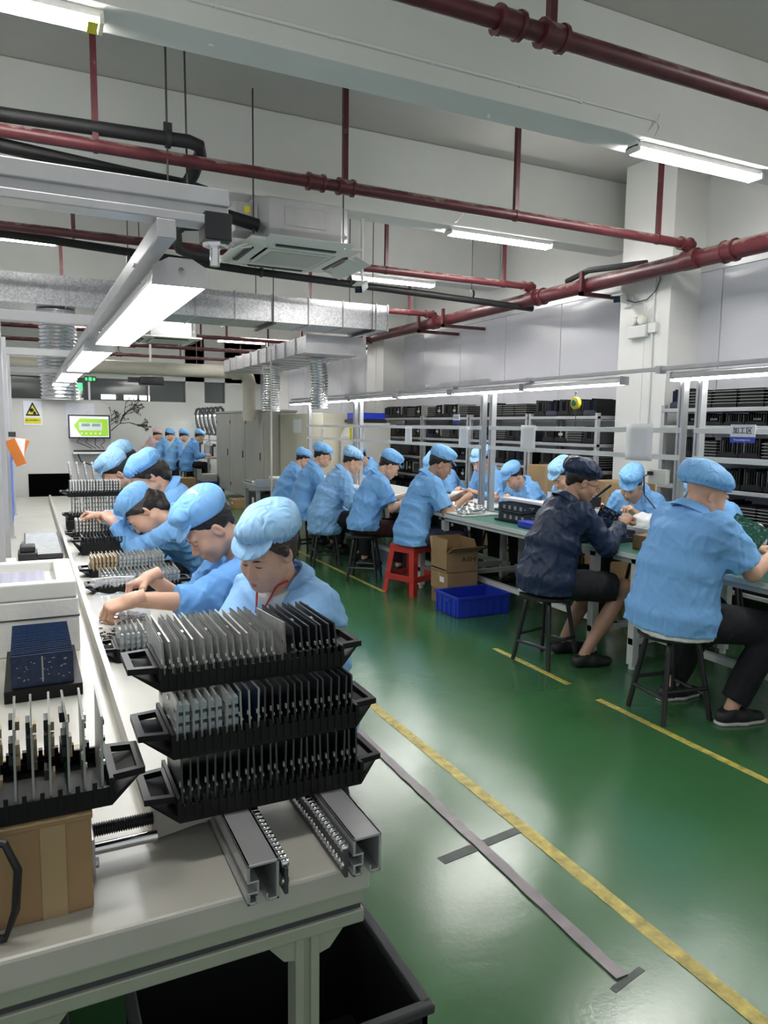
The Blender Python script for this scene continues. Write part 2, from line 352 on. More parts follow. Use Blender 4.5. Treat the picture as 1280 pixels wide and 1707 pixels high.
# floor markings
def strip(name, label, x0, x1, y0, y1, h, m, cat, seed=0, kind=None):
    b = MB(); n = max(2, int((y1-y0)/0.08)); r = random.Random(seed)
    for i in range(n+1):
        y = y0+(y1-y0)*i/n; j = 0.0025
        b.v += [(x0+r.uniform(-j, j), y, 0.0), (x1+r.uniform(-j, j), y, 0.0), (x1+r.uniform(-j, j), y, h), (x0+r.uniform(-j, j), y, h)]
    for i in range(n):
        a = i*4; c = a+4; b.f += [(a+3, a+2, c+2, c+3), (a+1, a+2, c+2, c+1)[::-1], (a, a+3, c+3, c)[::-1]]
    b.f += [(0, 1, 2, 3), (n*4+3, n*4+2, n*4+1, n*4)]; b.m = [0]*len(b.f)
    o = b.build(name, m); tag(o, label, cat, kind=kind); return o
strip('floor_line', 'long yellow floor line along the middle of the green aisle', 1.605, 1.657, 0.3, 12.0, 0.002, 'yellow_paint', 'floor line', 1)
strip('floor_line', 'short yellow floor line nearest the man holding a green board', 2.80, 2.84, 1.95, 3.02, 0.002, 'yellow_paint', 'floor line', 2)
strip('floor_line', 'short yellow floor line beneath the navy-coated worker\'s stool', 2.81, 2.85, 3.28, 4.05, 0.002, 'yellow_paint', 'floor line', 3)
strip('floor_line', 'thin yellow floor line running past the red stool towards the far cabinets', 2.87, 2.905, 5.9, 11.0, 0.002, 'yellow_paint', 'floor line', 4)
strip('floor_strip', 'flat dark steel strip screwed to the green floor beside the yellow line', 1.395, 1.437, 1.375, 7.0, 0.006, 'steel_strip', 'floor strip', 5)
T = Matrix.Translation((1.43, 2.085, 0)) @ Matrix.Rotation(math.radians(8), 4, 'Z')
b = MB(); b.box(-0.19, -0.035, -0.022, 0.022, 0.0, 0.0015, T); b.box(0.012, 0.20, -0.02, 0.02, 0, 0.0015, T); tag(b.build('floor_tape', 'tape_grey'), 'worn dark grey tape lying across the steel floor strip', 'tape')
T = Matrix.Translation((1.42, 1.365, 0)) @ Matrix.Rotation(math.radians(12), 4, 'Z')
b = MB(); b.box(-0.06, 0.075, -0.012, 0.008, 0.0, 0.0012, T); tag(b.build('floor_tape', 'tape_grey'), 'scrap of grey tape at the near end of the steel floor strip', 'tape')

# ------------------------------------------------------------------ fluorescent fixtures on the beams
def batten(x0, x1, y, z, label, two=True, cable=True):
    e = empty('ceiling_batten_light', ((x0+x1)/2, y, z), 0, label, 'light fixture', 'fluorescent battens under the beams'); L = (x1-x0)/2
    b = MB(); b.prism([(-0.052, 0.016), (-0.04, 0.055), (0.04, 0.055), (0.052, 0.016), (0.03, 0.022), (-0.03, 0.022)], -L, L, Matrix.Rotation(PI/2, 4, 'Z')); b.build('reflector', 'lamp_white', e)
    for s in (-1, 1):
        b = MB(); b.box(s*L-0.02 if s > 0 else -L, s*L if s > 0 else -L+0.02, -0.06, 0.06, -0.012, 0.03); b.build('lamp_holder', 'plastic_white', e)
    for s in (-0.038, 0.038):
        b = MB(); b.cyl((-L+0.03, s, 0.0), (L-0.03, s, 0.0), 0.014, 10); b.build('tube', 'tube', e, True)
    if cable:
        b = MB(); b.tube([(-L+0.08, 0.05, 0.05), (-L+0.02, 0.0, 0.075), (-L+0.04, -0.1, 0.09), (-L+0.08, -0.135-(y-e.location.y)*0, 0.15), (-L+0.09, -0.14, 0.2)], 0.006, 6); b.build('cable', 'white_paint', e)
    return e
zf = 3.345
batten(3.70, 4.92, 3.90, zf, 'lit twin-tube batten on the nearest beam at upper right')
batten(3.70, 4.92, 6.28, zf, 'lit twin-tube batten on the second beam above the cassette air conditioner\'s right')
fx = batten(-0.82, 0.40, 3.90, zf, 'lit twin-tube batten at the top left corner of the ceiling', cable=False)
b = MB(); b.box(0.54, 0.585, -0.055, 0.05, -0.017, -0.012); b.build('label_sticker', 'yellow_label', fx)
batten(-0.82, 0.38, 8.62, zf, 'lit batten at left above the galvanised duct')
batten(3.70, 4.92, 8.68, zf, 'lit batten on the third beam hidden above the duct end')
batten(3.80, 5.0, 13.75, zf, 'lit batten glowing just below the duct over the grey cabinets')
batten(3.9, 5.0, 16.6, zf, 'small distant lit batten above the grey cabinets')
batten(1.2, 2.4, 16.55, zf, 'distant lit batten over the rear workstations')
batten(0.3, 1.5, 13.72, zf, 'added batten lighting the dim rear above the row of bench lamps'); batten(2.0, 3.2, 11.15, zf, 'added batten lighting the dim rear beyond the duct, above the second air conditioner')  # two extra battens added to brighten the dim rear and its cabinets
for x, y in ((3.7, 1.45), (-0.82, 1.45)): batten(x, x+1.22, y, zf, 'lit batten above the viewer, '+('right' if x > 2 else 'left' if x < 0 else 'middle')+(' near' if y > 0 else ' far')+' one out of the frame')
b = MB(); b.tube([(0.6, 3.79, 3.515), (3.15, 3.79, 3.515)], 0.011, 8); b.tube([(3.15, 3.79, 3.515), (3.80, 3.79, 3.513)], 0.006, 8); b.tube([(3.80, 3.79, 3.513), (3.83, 3.792, 3.48), (3.80, 3.8, 3.42), (3.72, 3.84, 3.395), (3.74, 3.88, 3.385)], 0.006, 6)
for x in (0.9, 1.5, 2.1, 2.7, 3.15): b.box(x, x+0.02, 3.785, 3.80, 3.5, 3.53)
tag(b.build('cable_conduit', 'white_paint', smooth=True), 'thin white cable conduit along the side of the nearest beam', 'conduit')

# ------------------------------------------------------------------ sprinkler pipes
def coupling(e, p, axis, r):
    b = MB(); ax = {'x': (1, 0, 0), 'y': (0, 1, 0)}[axis]; a = Vector(p)-Vector(ax)*0.055; c = Vector(p)+Vector(ax)*0.055
    b.cyl(a, c, r+0.012, 14); b.cyl(a-Vector(ax)*0.004, a+Vector(ax)*0.014, r+0.02, 14); b.cyl(c-Vector(ax)*0.014, c+Vector(ax)*0.004, r+0.02, 14)
    b.build('coupling', 'red_pipe', e, True)
names = {2.6: 'nearest dark red sprinkler pipe crossing the top right of the ceiling', 4.77: 'dark red sprinkler branch pipe crossing the whole ceiling above the air conditioner', 7.0: 'dark red sprinkler branch pipe passing behind the air conditioner panel', 9.25: 'dark red sprinkler branch pipe hidden by the galvanised duct', 11.5: 'dark red sprinkler pipe just beyond the galvanised duct', 13.7: 'distant dark red sprinkler pipe above the pale plastic pipe', 15.9: 'more distant dark red sprinkler pipe over the rear workers', 18.2: 'farthest dark red sprinkler pipe before the rear windows'}
for y, lab in names.items():
    z = 3.1 if y < 8 else 3.08; r = 0.038
    e = empty('sprinkler_pipe', (2.5, y, z), 0, lab, 'pipe', 'sprinkler branch pipes')
    b = MB(); b.cyl((-4.5, 0, 0), (2.78, 0, 0), r, 16); b.build('pipe', 'red_pipe', e, True)
    coupling(e, (1.79-2.5, 0, 0), 'x', r); coupling(e, (2.005-2.5, 0, 0), 'x', r); coupling(e, (2.68, 0, 0), 'x', r)
    for x in (0.43, 2.0, 3.4, 4.86):
        h = 3.97 if x == 2.0 and y == 2.6 else CEIL
        b = MB(); b.box(x-2.5-0.017, x-2.5+0.017, -0.017, 0.017, r-0.004, CEIL-z); b.build('hanger_rod', 'red_pipe', e)
        b = MB(); b.cyl((x-2.5-0.012, 0, 0), (x-2.5+0.012, 0, 0), r+0.006, 14); b.cyl((x-2.5, 0, r), (x-2.5, 0, r+0.03), 0.012, 8); b.build('hanger_clip', 'red_pipe', e, True)
e = empty('sprinkler_main', (5.3, 8, 2.98), 0, 'thick dark red sprinkler main running along the right wall', 'pipe')
b = MB(); b.cyl((0, -9, 0), (0, 11.8, 0), 0.075, 20); b.build('pipe', 'red_pipe', e, True)
for y in (-3.6, -1.1, 1.3, 3.6, 5.9): coupling(e, (0, y, 0), 'y', 0.075)
for yy in names:
    b = MB(); b.cyl((-0.12, yy-8, 0.1), (0.0, yy-8, 0.06), 0.038, 12); b.cyl((-0.03, yy-8-0.07, 0), (-0.03, yy-8+0.07, 0), 0.088, 16); b.build('branch_tee', 'red_pipe', e, True)
for y in (-1.9, 0.9, 1.6, 4.2, 6.5):
    b = MB(); b.box(-0.12, 0.58, y-0.02, y+0.02, -0.115, -0.075); b.box(-0.12, -0.085, y-0.02, y+0.02, -0.115, 0.13); b.build('bracket', 'red_pipe', e)
# black cable bundle on top of the main
b = MB(); b.tube([(5.42, 0.5, 3.075), (5.42, 3, 3.08), (5.40, 5, 3.07), (5.43, 7, 3.08), (5.42, 11, 3.075)], 0.017, 8); b.tube([(5.38, 5.4, 3.08), (5.2, 6.0, 3.10), (5.34, 6.5, 3.09)], 0.03, 8)
tag(b.build('cable_bundle', 'black_rubber', smooth=True), 'black cables lying on top of the thick red main pipe', 'cable')
e = empty('drain_pipe', (2.5, 7.25, 2.97), 0, 'black insulated pipe running below the red pipe behind the air conditioner', 'pipe')
b = MB(); b.tube([(-4.5, 0, 0.16), (-2.2, 0, 0.11), (-0.5, 0, 0.03), (1.5, 0, -0.02), (2.95, 0, -0.06)], 0.036, 12); b.build('insulation', 'black_rubber', e, True)
for x in (0.9, 2.15, 3.1, 4.6):
    b = MB(); b.cyl((x-2.5, 0, 0), (x-2.5, 0, CEIL-2.97), 0.005, 6); b.build('hanger_rod', 'dark_rod', e)
    b = MB(); b.cyl((x-2.512, 0, 0.03), (x-2.488, 0, 0.03), 0.05, 12); b.build('hanger_clip', 'dark_rod', e)
# black refrigerant pipe, upper left
e = empty('refrigerant_pipe', (0.4, 4.8, 3.2), 0, 'black insulated pipe at upper left turning down towards the air conditioner', 'pipe')
b = MB(); b.tube([(-2.4, 0.1, 0.02), (-0.45, 0.02, 0.0), (0.56, -0.07, 0.0), (0.62, -0.06, -0.01), (0.64, 0.0, -0.04), (0.62, 0.12, -0.12), (0.58, 0.3, -0.20)], 0.04, 12); b.build('insulation', 'black_rubber', e, True)
b = MB(); b.cyl((0.42, -0.06, 0), (0.45, -0.06, 0), 0.055, 12); b.box(0.41, 0.46, -0.07, -0.05, 0.03, 0.09); b.build('pipe_clamp', 'black_steel', e, True)
b = MB(); b.cyl((0.43, -0.06, -0.25), (0.43, -0.06, 0.9), 0.006, 6); b.cyl((0.57, 0.06, -0.3), (0.54, -0.06, 0.73), 0.006, 6); b.build('hanger_rod', 'dark_rod', e)
b = MB(); b.tube([(0.43, -0.06, 0.73), (0.5, -0.06, 0.72), (0.53, -0.06, 0.78), (0.55, -0.06, 0.9)], 0.004, 5); b.build('wire_tie', 'dark_rod', e)
e = empty('condensate_hose', (0.4, 5.05, 3.1), 0, 'thick black hose sagging below the red pipe at upper left', 'hose')
b = MB(); b.tube([(-2.4, 0, 0.05), (-0.5, 0, 0.01), (0.2, 0.02, -0.035), (0.6, 0.05, -0.045), (0.74, 0.08, -0.06), (0.82, 0.1, -0.11), (0.84, 0.11, -0.2)], 0.042, 12); b.build('hose', 'black_rubber', e, True)
b = MB(); b.tube([(0.84, 0.11, -0.2), (0.80, 0.2, -0.24), (0.64, 0.33, -0.23), (0.6, 0.35, -0.27), (0.6, 0.35, -0.34), (0.62, 0.37, -0.385), (0.68, 0.39, -0.4), (0.87, 0.41, -0.4)], 0.035, 12); b.build('drain_elbow', 'black_rubber', e, True)

# ------------------------------------------------------------------ ceiling cassette air conditioners
def air_con(loc, label, rods=True, open_=True):
    e = empty('air_conditioner', loc, 0, label, 'air conditioner', 'ceiling cassette air conditioners')
    b = MB(); W = 0.41
    pl = [(-W, -W+.1), (-W+.1, -W), (W-.1, -W), (W, -W+.1), (W, W-.1), (W-.1, W), (-W+.1, W), (-W, W-.1)]
    b.add([(x, y, 0.05) for x, y in pl]+[(x, y, 0.38) for x, y in pl], [tuple(range(7, -1, -1)), tuple(range(8, 16))]+[(i, (i+1) % 8, 8+(i+1) % 8, 8+i) for i in range(8)])
    b.build('casing', 'alu', e, bevel=0.006)
    b = MB(); b.box(-0.18, 0.17, -W-0.006, -W, 0.17, 0.32); b.build('cover_plate', 'alu', e, bevel=0.004)
    b = MB(); b.box(-W-0.16, -W+0.02, -0.36, -0.1, 0.10, 0.32); b.build('control_box', 'alu', e, bevel=0.006)
    b = MB(); b.box(-W-0.09, -W-0.04, -0.366, -0.36, 0.24, 0.29); b.build('label_sticker', 'yellow_label', e)
    b = MB(); b.cyl((-W-0.28, -0.37, 0.20), (-W+0.02, -0.37, 0.15), 0.05, 12); b.build('pipe_insulation', 'black_rubber', e, True)
    if rods:
        for x, y in ((-0.43, -0.38), (0.43-0.09, -0.38), (-0.43, 0.42), (0.43, 0.42)):
            b = MB(); b.cyl((x, y, 0.08), (x, y, CEIL-loc[2]), 0.006, 6); b.build('hanger_rod', 'dark_rod', e)
            b = MB(); b.box(x-0.03, x+0.03, y-0.012, y+0.03, 0.13, 0.155); b.cyl((x, y, 0.11), (x, y, 0.175), 0.013, 6); b.build('hanger_bracket', 'chrome', e)
    P_ = 0.475; b = MB(); # decorative frame
    def ring(h, z): return [(-h, -h, z), (h, -h, z), (h, h, z), (-h, h, z)]
    vs = ring(P_, 0.05)+ring(P_, 0.025)+ring(P_-0.09, 0.005)+ring(P_-0.16, 0.0)+ring(P_-0.19, 0.03)
    b.add(vs, [(i+4*j, i+4*(j+1), (i+1) % 4+4*(j+1), (i+1) % 4+4*j) for j in range(4) for i in range(4)]+[(0, 1, 2, 3)]); b.build('panel_frame', 'plastic_white', e, bevel=0.008)
    for i in range(4):   # outlet slot and flap on each side
        R_ = Matrix.Rotation(i*PI/2, 4, 'Z')
        b = MB(); b.box(-0.26, 0.26, -P_+0.035, -P_+0.085, -0.004, 0.03, R_); b.build('air_outlet', 'black_steel', e, bevel=0.01)
        if open_:
            T = R_ @ Matrix.Translation((0, -P_-(.04 if i in (0, 2) else .07), .035 if i in (0, 2) else -.015)) @ Matrix.Rotation(math.radians(-12 if i in (0, 2) else 24), 4, 'X')
            b = MB(); b.box(-0.36, 0.36, -0.075, 0.075, -0.012, -0.004, T); b.build('flap', 'plastic_white', e, bevel=0.004)
            b = MB(); b.cyl(R_ @ Vector((-0.3, -P_+0.05, 0.0)), R_ @ Vector((-0.3, -P_-0.04, .02 if i in (0, 2) else -.02)), 0.009, 6); b.cyl(R_ @ Vector((0.3, -P_+0.05, 0.0)), R_ @ Vector((0.3, -P_-0.04, .02 if i in (0, 2) else -.02)), 0.009, 6); b.build('flap_arm', 'plastic_white', e)
    b = MB(); G = 0.25; b.box(-G-.03, G+.03, -G-.03, G+.03, -0.006, 0.012); b.build('intake_panel', 'plastic_white', e, bevel=0.008)
    sm = MB().box(-G, G, -0.0045, 0.0045, -0.0095, -0.0065).mesh('slat', 'plastic_white')
    b = MB(); b.box(-G, G, -G, G, -0.0065, -0.0055); b.build('intake_mesh', 'alu_dark', e)
    for k in range(22): inst(sm, 'slat', e, (0, -G+0.012+k*0.0227, 0))
    return e
air_con((2.12, 6.28, 2.93), 'cassette air conditioner with open flaps hanging from rods under the second beam')
air_con((2.12, 12.5, 2.82), 'distant cassette air conditioner below the galvanised duct', open_=False)

# ------------------------------------------------------------------ galvanised ducts
e = empty('rectangular_duct', (1.5, 8.0, 2.635), 0, 'galvanised rectangular air duct crossing the hall', 'duct')
x = -3.2; sm = {}
while x < 2.4:
    w = min(0.42, 2.42-x); b = MB(); b.box(x+0.003, x+w-0.003, 0, 0.62, 0, 0.285); b.build('duct_section', 'galvanised', e)
    b = MB(); b.box(x-0.005, x+0.005, -0.014, 0.634, -0.014, 0.299); b.build('seam_flange', 'alu', e); x += w
b = MB(); b.box(2.405, 2.42, -0.012, 0.632, -0.012, 0.297); b.build('end_flange', 'galvanised', e)
for x in (-0.4, 1.0, 2.2):
    b = MB(); b.cyl((x, -0.03, -0.03), (x, -0.03, CEIL-2.635), 0.005, 6); b.cyl((x, 0.65, -0.03), (x, 0.65, CEIL-2.635), 0.005, 6); b.box(x-0.02, x+0.02, -0.06, 0.68, -0.03, -0.008); b.build('trapeze_hanger', 'dark_rod', e)
e = empty('branch_duct', (3.5, 8.66, 2.40), 0, 'galvanised branch duct running back from the duct end', 'duct')
y = 0.0
while y < 3.8:
    b = MB(); b.box(-0.36, 0.42, y+0.003, y+0.417, 0.0, 0.20); b.build('duct_section', 'galvanised', e); b = MB(); b.box(-0.374, 0.434, y-0.005, y+0.005, -0.014, 0.214); b.build('seam_flange', 'alu', e); y += 0.42
def flex(loc, r, z0, z1, label, lean=(0, 0)):
    e = empty('flexible_duct', loc, 0, label, 'flexible duct', 'corrugated foil ducts'); n = int((z1-z0)/0.036)
    prof = []
    for i in range(n): z = z0+(z1-z0)*i/n; prof += [(r, z), (r+0.014, z+0.009), (r+0.014, z+0.02), (r, z+0.03)]
    b = MB(); b.lathe((0, 0, 0), prof, 20)
    b.v = [(v[0]+lean[0]*(z1-v[2])+0.012*math.sin(v[2]*11+loc[0]), v[1]+lean[1]*(z1-v[2])+0.01*math.sin(v[2]*7), v[2]) for v in b.v]
    b.build('hose', 'foil', e, True, sharp=60)
    b = MB(); b.cyl((0, 0, z1-0.05), (0, 0, z1-0.002), r+0.02, 20); b.build('clamp_collar', 'galvanised', e, True)
    return e
flex((3.55, 9.35, 0), 0.105, 1.72, 2.385, 'corrugated foil duct hose dropping beside the bench lights', (0.04, 0))
flex((3.35, 10.8, 0), 0.115, 1.70, 2.385, 'corrugated foil duct hose dropping over the grey cabinet')
flex((0.32, 8.3, 0), 0.165, 1.74, 2.622, 'wide crumpled foil duct hose at left dropping to the grey machine')
# pale plastic pipe with elbow
e = empty('plastic_pipe', (1.5, 13.0, 2.42), 0, 'thick pale plastic pipe at the back bending down behind the cabinets', 'pipe')
b = MB(); b.tube([(-4.2, 0, 0.0), (1.95, 0, 0)]+arc((1.95, 0, -0.17), 0.17, PI/2, 0, 6, (1, 0, 0), (0, 0, 1))[1:]+[(2.12, 0, -0.85)], 0.115, 18); b.build('pipe', 'pvc', e, True)
for p, q in (((-0.6, 0, 0), (-0.5, 0, 0)), ((1.82, 0, 0), (1.95, 0, 0)), ((2.12, 0, -0.17), (2.12, 0, -0.27)), ((2.12, 0, -0.78), (2.12, 0, -0.66))):
    b = MB(); b.cyl(p, q, 0.13, 18); b.build('socket', 'pvc', e, True)
for x in (-0.9, 1.2):
    b = MB(); b.cyl((x, 0, 0.1), (x, 0, CEIL-2.42), 0.006, 6); b.build('hanger_rod', 'dark_rod', e)

# ------------------------------------------------------------------ security cameras, emergency light
e = empty('security_camera', px(603, 478, Y=6.42), 0, 'white bullet camera hanging on a thin pole beside the air conditioner', 'security camera')
b = MB(); b.cyl((0, 0, 0.07), (0, 0, 0.62), 0.014, 10); b.cyl((0, 0, 0.62), (0, 0, 0.632), 0.06, 14); b.cyl((0, 0, 0.585), (0, 0, 0.62), 0.02, 10); b.build('pole', 'white_paint', e, True)
def bullet(e, T):
    b = MB(); b.box(-0.04, 0.04, -0.12, 0.09, -0.035, 0.035, T); b.build('housing', 'white_paint', e, bevel=0.014)
    b = MB(); b.box(-0.05, 0.05, -0.145, 0.07, 0.036, 0.044, T); b.build('sunshield', 'white_paint', e, bevel=0.003)
    b = MB(); b.box(-0.034, 0.034, -0.126, -0.119, -0.03, 0.03, T); b.build('lens_window', 'lens', e, bevel=0.004)
    b = MB(); b.cyl(T @ Vector((0, 0.02, 0.03)), T @ Vector((0, 0.06, 0.09)), 0.012, 8); b.build('bracket', 'white_paint', e)
bullet(e, Matrix.Rotation(math.radians(-40), 4, 'Z') @ Matrix.Rotation(math.radians(22), 4, 'X'))
b = MB(); b.tube([(0, 0, 0.63), (0.03, 0, 0.70), (0.04, 0, 0.76), (0.0, 0.1, 0.80), (-0.06, 0.2, 0.82)], 0.005, 6); b.tube([(0.02, 0, 0.05), (0.06, 0, 0.04), (0.09, 0, 0.06), (0.05, 0, 0.10)], 0.006, 6); b.build('cable', 'white_paint', e)
e = empty('security_camera', (5.38, 5.72, 2.80), 0, 'white bullet camera bracketed to the near wall column', 'security camera')
bullet(e, Matrix.Rotation(math.radians(-62), 4, 'Z') @ Matrix.Rotation(math.radians(14), 4, 'X'))
b = MB(); b.box(0.09, 0.125, -0.05, 0.05, -0.08, 0.02); b.cyl((0.0, 0, -0.03), (0.11, 0, -0.04), 0.013, 8); b.build('wall_bracket', 'white_paint', e)
b = MB(); b.tube([(0.06, -0.03, -0.02), (0.09, -0.1, -0.05), (0.10, -0.25, -0.04), (0.10, -0.36, 0.03), (0.10, -0.40, 0.12), (0.105, -0.405, 0.22)], 0.006, 6); b.build('cable', 'alu_dark', e)
e = empty('emergency_light', (5.5, 5.56, 2.46), 0, 'white emergency light with two round lamp heads on the near wall column', 'emergency light')
b = MB(); b.box(-0.055, 0, -0.12, 0.12, -0.06, 0.06); b.build('housing', 'white_paint', e, bevel=0.01)
for y in (-0.05, 0.065):
    b = MB(); b.cyl((-0.05, y, 0.11), (0.0, y, 0.11), 0.048, 18); b.cyl((-0.058, y, 0.11), (-0.05, y, 0.11), 0.038, 18); b.cyl((-0.02, y, 0.05), (-0.02, y, 0.08), 0.012, 8); b.build('lamp_head', 'plastic_white', e, True)
e = empty('junction_box', (5.5, 5.38, 2.48), 0, 'small white junction box with conduit on the near wall column', 'junction box')
b = MB(); b.box(-0.035, 0, -0.05, 0.05, -0.045, 0.045); b.build('box', 'white_paint', e, bevel=0.005)
b = MB(); b.cyl((-0.012, 0.01, 0.04), (-0.012, 0.01, 0.50), 0.010, 8); b.cyl((-0.012, 0.01, -0.05), (-0.012, 0.01, -1.2), 0.010, 8); b.tube([(-0.02, 0.05, 0.0), (-0.02, 0.1, 0.06), (-0.02, 0.06, 0.16), (-0.014, 0.03, 0.2)], 0.004, 6); b.build('conduit', 'white_paint', e)
# exit sign, projector
e = empty('exit_sign', (1.2, 16.0, 2.37), 0, 'small green lit exit sign hanging at the rear', 'exit sign')
b = MB(); b.box(-0.11, 0.11, -0.015, 0.015, -0.055, 0.055); b.build('panel', 'black_steel', e)
b = MB(); b.box(-0.095, -0.05, -0.018, -0.016, -0.03, 0.03); b.box(-0.03, 0.03, -0.018, -0.016, -0.036, 0.036); b.box(0.05, 0.095, -0.018, -0.016, -0.03, 0.03); b.build('pictogram', 'green_sign', e)
b = MB(); b.cyl((0, 0, 0.09), (0, 0, CEIL-2.37), 0.008, 6); b.build('rod', 'dark_rod', e)
e = empty('projector', (2.23, 15.0, 2.33), 0, 'black projector hanging on a white pole near the rear windows', 'projector')
b = MB(); b.box(-0.22, 0.22, -0.15, 0.15, -0.09, 0.07); b.build('body', 'black_steel', e, bevel=0.02); b = MB(); b.cyl((0, 0, 0.07), (0, 0, CEIL-2.33), 0.02, 8); b.build('pole', 'white_paint', e)
b = MB(); b.box(-0.42, -0.22, -0.1, 0.1, -0.04, 0.05); b.cyl((0.1, -0.16, 0), (0.1, -0.14, 0), 0.05, 12); b.build('lens', 'black_steel', e)
# ------------------------------------------------------------------ figure library: signed-distance fields -> surface nets
def V3(*a): return np.array(a if len(a) > 1 else a[0], dtype=np.float64)
class Field:
    def __init__(s, lo, hi, h):
        s.lo = V3(lo); s.h = h; s.n = np.maximum(4, np.ceil((V3(hi)-s.lo)/h).astype(int)+1)
        s.D = np.full(tuple(s.n), 0.25, np.float32)
    def sub(s, lo, hi):
        i0 = np.clip(np.floor((lo-s.lo)/s.h).astype(int), 0, s.n); i1 = np.clip(np.ceil((hi-s.lo)/s.h).astype(int)+1, 0, s.n)
        if np.any(i1 <= i0): return None, None
        ax = [(s.lo[k]+np.arange(i0[k], i1[k])*s.h).astype(np.float32) for k in range(3)]
        return tuple(slice(i0[k], i1[k]) for k in range(3)), np.meshgrid(*ax, indexing='ij', sparse=True)
    def comb(s, sl, d, k, mode='add'):
        a = s.D[sl]
        if mode == 'sub':
            d = -d
            if k > 0: h = np.maximum(k-np.abs(a-d), 0)/k; s.D[sl] = np.maximum(a, d)+h*h*k*0.25
            else: s.D[sl] = np.maximum(a, d)
        else:
            if k > 0: h = np.maximum(k-np.abs(a-d), 0)/k; s.D[sl] = np.minimum(a, d)-h*h*k*0.25
            else: s.D[sl] = np.minimum(a, d)
    def cap(s, a, b, ra, rb=None, k=0.02, mode='add', flat=False, sq=None):
        a, b = V3(a), V3(b); rb = ra if rb is None else rb; R = max(ra, rb)+k+2*s.h
        sl, g = s.sub(np.minimum(a, b)-R, np.maximum(a, b)+R)
        if sl is None: return s
        X, Y, Z = g; d = b-a; L2 = max(1e-9, d @ d)
        px, py, pz = X-a[0], Y-a[1], Z-a[2]
        tr = (px*d[0]+py*d[1]+pz*d[2])/L2; t = np.clip(tr, 0, 1)
        dist = np.sqrt((px-t*d[0])**2+(py-t*d[1])**2+(pz-t*d[2])**2)-(ra+(rb-ra)*t)
        if flat: dist = np.maximum(np.maximum(dist, (tr-1)*math.sqrt(L2)), -tr*math.sqrt(L2))
        s.comb(sl, dist.astype(np.float32), k, mode); return s
    def ell(s, c, r, R=None, k=0.02, mode='add'):
        c, r = V3(c), V3(r); m = max(r)+k+2*s.h
        sl, g = s.sub(c-m, c+m)
        if sl is None: return s
        X, Y, Z = g[0]-c[0], g[1]-c[1], g[2]-c[2]
        if R is not None: X, Y, Z = (X*R[0, i]+Y*R[1, i]+Z*R[2, i] for i in range(3))
        k0 = np.sqrt((X/r[0])**2+(Y/r[1])**2+(Z/r[2])**2); k1 = np.sqrt((X/r[0]**2)**2+(Y/r[1]**2)**2+(Z/r[2]**2)**2)+1e-6
        s.comb(sl, (k0*(k0-1)/k1).astype(np.float32), k, mode); return s
    def loft(s, pts, side, k=0.02):
        # pts: list of (centre, half width, half depth); cross-sections across 'side'
        side = V3(side)
        for (a, wa, da), (b, wb, db) in zip(pts[:-1], pts[1:]):
            a, b = V3(a), V3(b); R = max(wa, wb, da, db)+k+2*s.h
            sl, g = s.sub(np.minimum(a, b)-R, np.maximum(a, b)+R)
            if sl is None: continue
            X, Y, Z = g[0]-a[0], g[1]-a[1], g[2]-a[2]; d = b-a; L = math.sqrt(d @ d); d = d/L
            u = side-d*(side @ d); u /= np.linalg.norm(u); v = np.cross(d, u)
            ta = X*d[0]+Y*d[1]+Z*d[2]; t = np.clip(ta/L, 0, 1)
            U = X*u[0]+Y*u[1]+Z*u[2]; W = X*v[0]+Y*v[1]+Z*v[2]; A = ta-t*L
            w = wa+(wb-wa)*t; dd = da+(db-da)*t; m = np.minimum(w, dd)
            q = np.sqrt((U/w)**2+(W/dd)**2+(A/(0.5*m))**2)
            s.comb(sl, ((q-1)*m).astype(np.float32), k)
        return s
    def cut(s, p, n):
        p, n = V3(p), V3(n); n = n/np.linalg.norm(n)
        ax = [(s.lo[k]+np.arange(s.n[k])*s.h).astype(np.float32) for k in range(3)]; X, Y, Z = np.meshgrid(*ax, indexing='ij', sparse=True)
        s.D = np.maximum(s.D, ((X-p[0])*n[0]+(Y-p[1])*n[1]+(Z-p[2])*n[2]).astype(np.float32)); return s
    def wrinkle(s, amp, freq, seed, stretch=(1, 1, 1), n=5):
        r = np.random.RandomState(seed); ax = [(s.lo[k]+np.arange(s.n[k])*s.h).astype(np.float32) for k in range(3)]; X, Y, Z = np.meshgrid(*ax, indexing='ij', sparse=True)
        acc = 0
        for i in range(n):
            d = r.normal(size=3); d = d/np.linalg.norm(d)*freq*r.uniform(0.6, 1.6)*V3(stretch); e = r.normal(size=3)*freq*0.35; ph, p2 = r.uniform(0, 6.28, 2)
            acc = acc+np.sin(X*d[0]+Y*d[1]+Z*d[2]+ph+1.4*np.sin(X*e[0]+Y*e[1]+Z*e[2]+p2))
        s.D = s.D+(acc*(amp/n**0.5)).astype(np.float32); return s
    def folds(s, amp, freq, seed, n=5):
        # sharp-crested creases with warped directions, each fading in and out over the cloth
        r = np.random.RandomState(seed); ax = [(s.lo[k]+np.arange(s.n[k])*s.h).astype(np.float32) for k in range(3)]; X, Y, Z = np.meshgrid(*ax, indexing='ij', sparse=True)
        acc = 0
        for i in range(n):
            d = r.normal(size=3)*V3(1, 1, 1.1); d = d/np.linalg.norm(d)*freq*r.uniform(.7, 1.5); e = r.normal(size=3)*freq*.28; g = r.normal(size=3)*freq*.22; ph, p2, p3 = r.uniform(0, 6.28, 3)
            ridge = (1-np.abs(np.sin(X*d[0]+Y*d[1]+Z*d[2]+ph+1.6*np.sin(X*e[0]+Y*e[1]+Z*e[2]+p2))))**3
            acc = acc+ridge*np.maximum(0, np.sin(X*g[0]+Y*g[1]+Z*g[2]+p3))
        s.D = s.D-(acc*(amp/n**.5)).astype(np.float32); return s
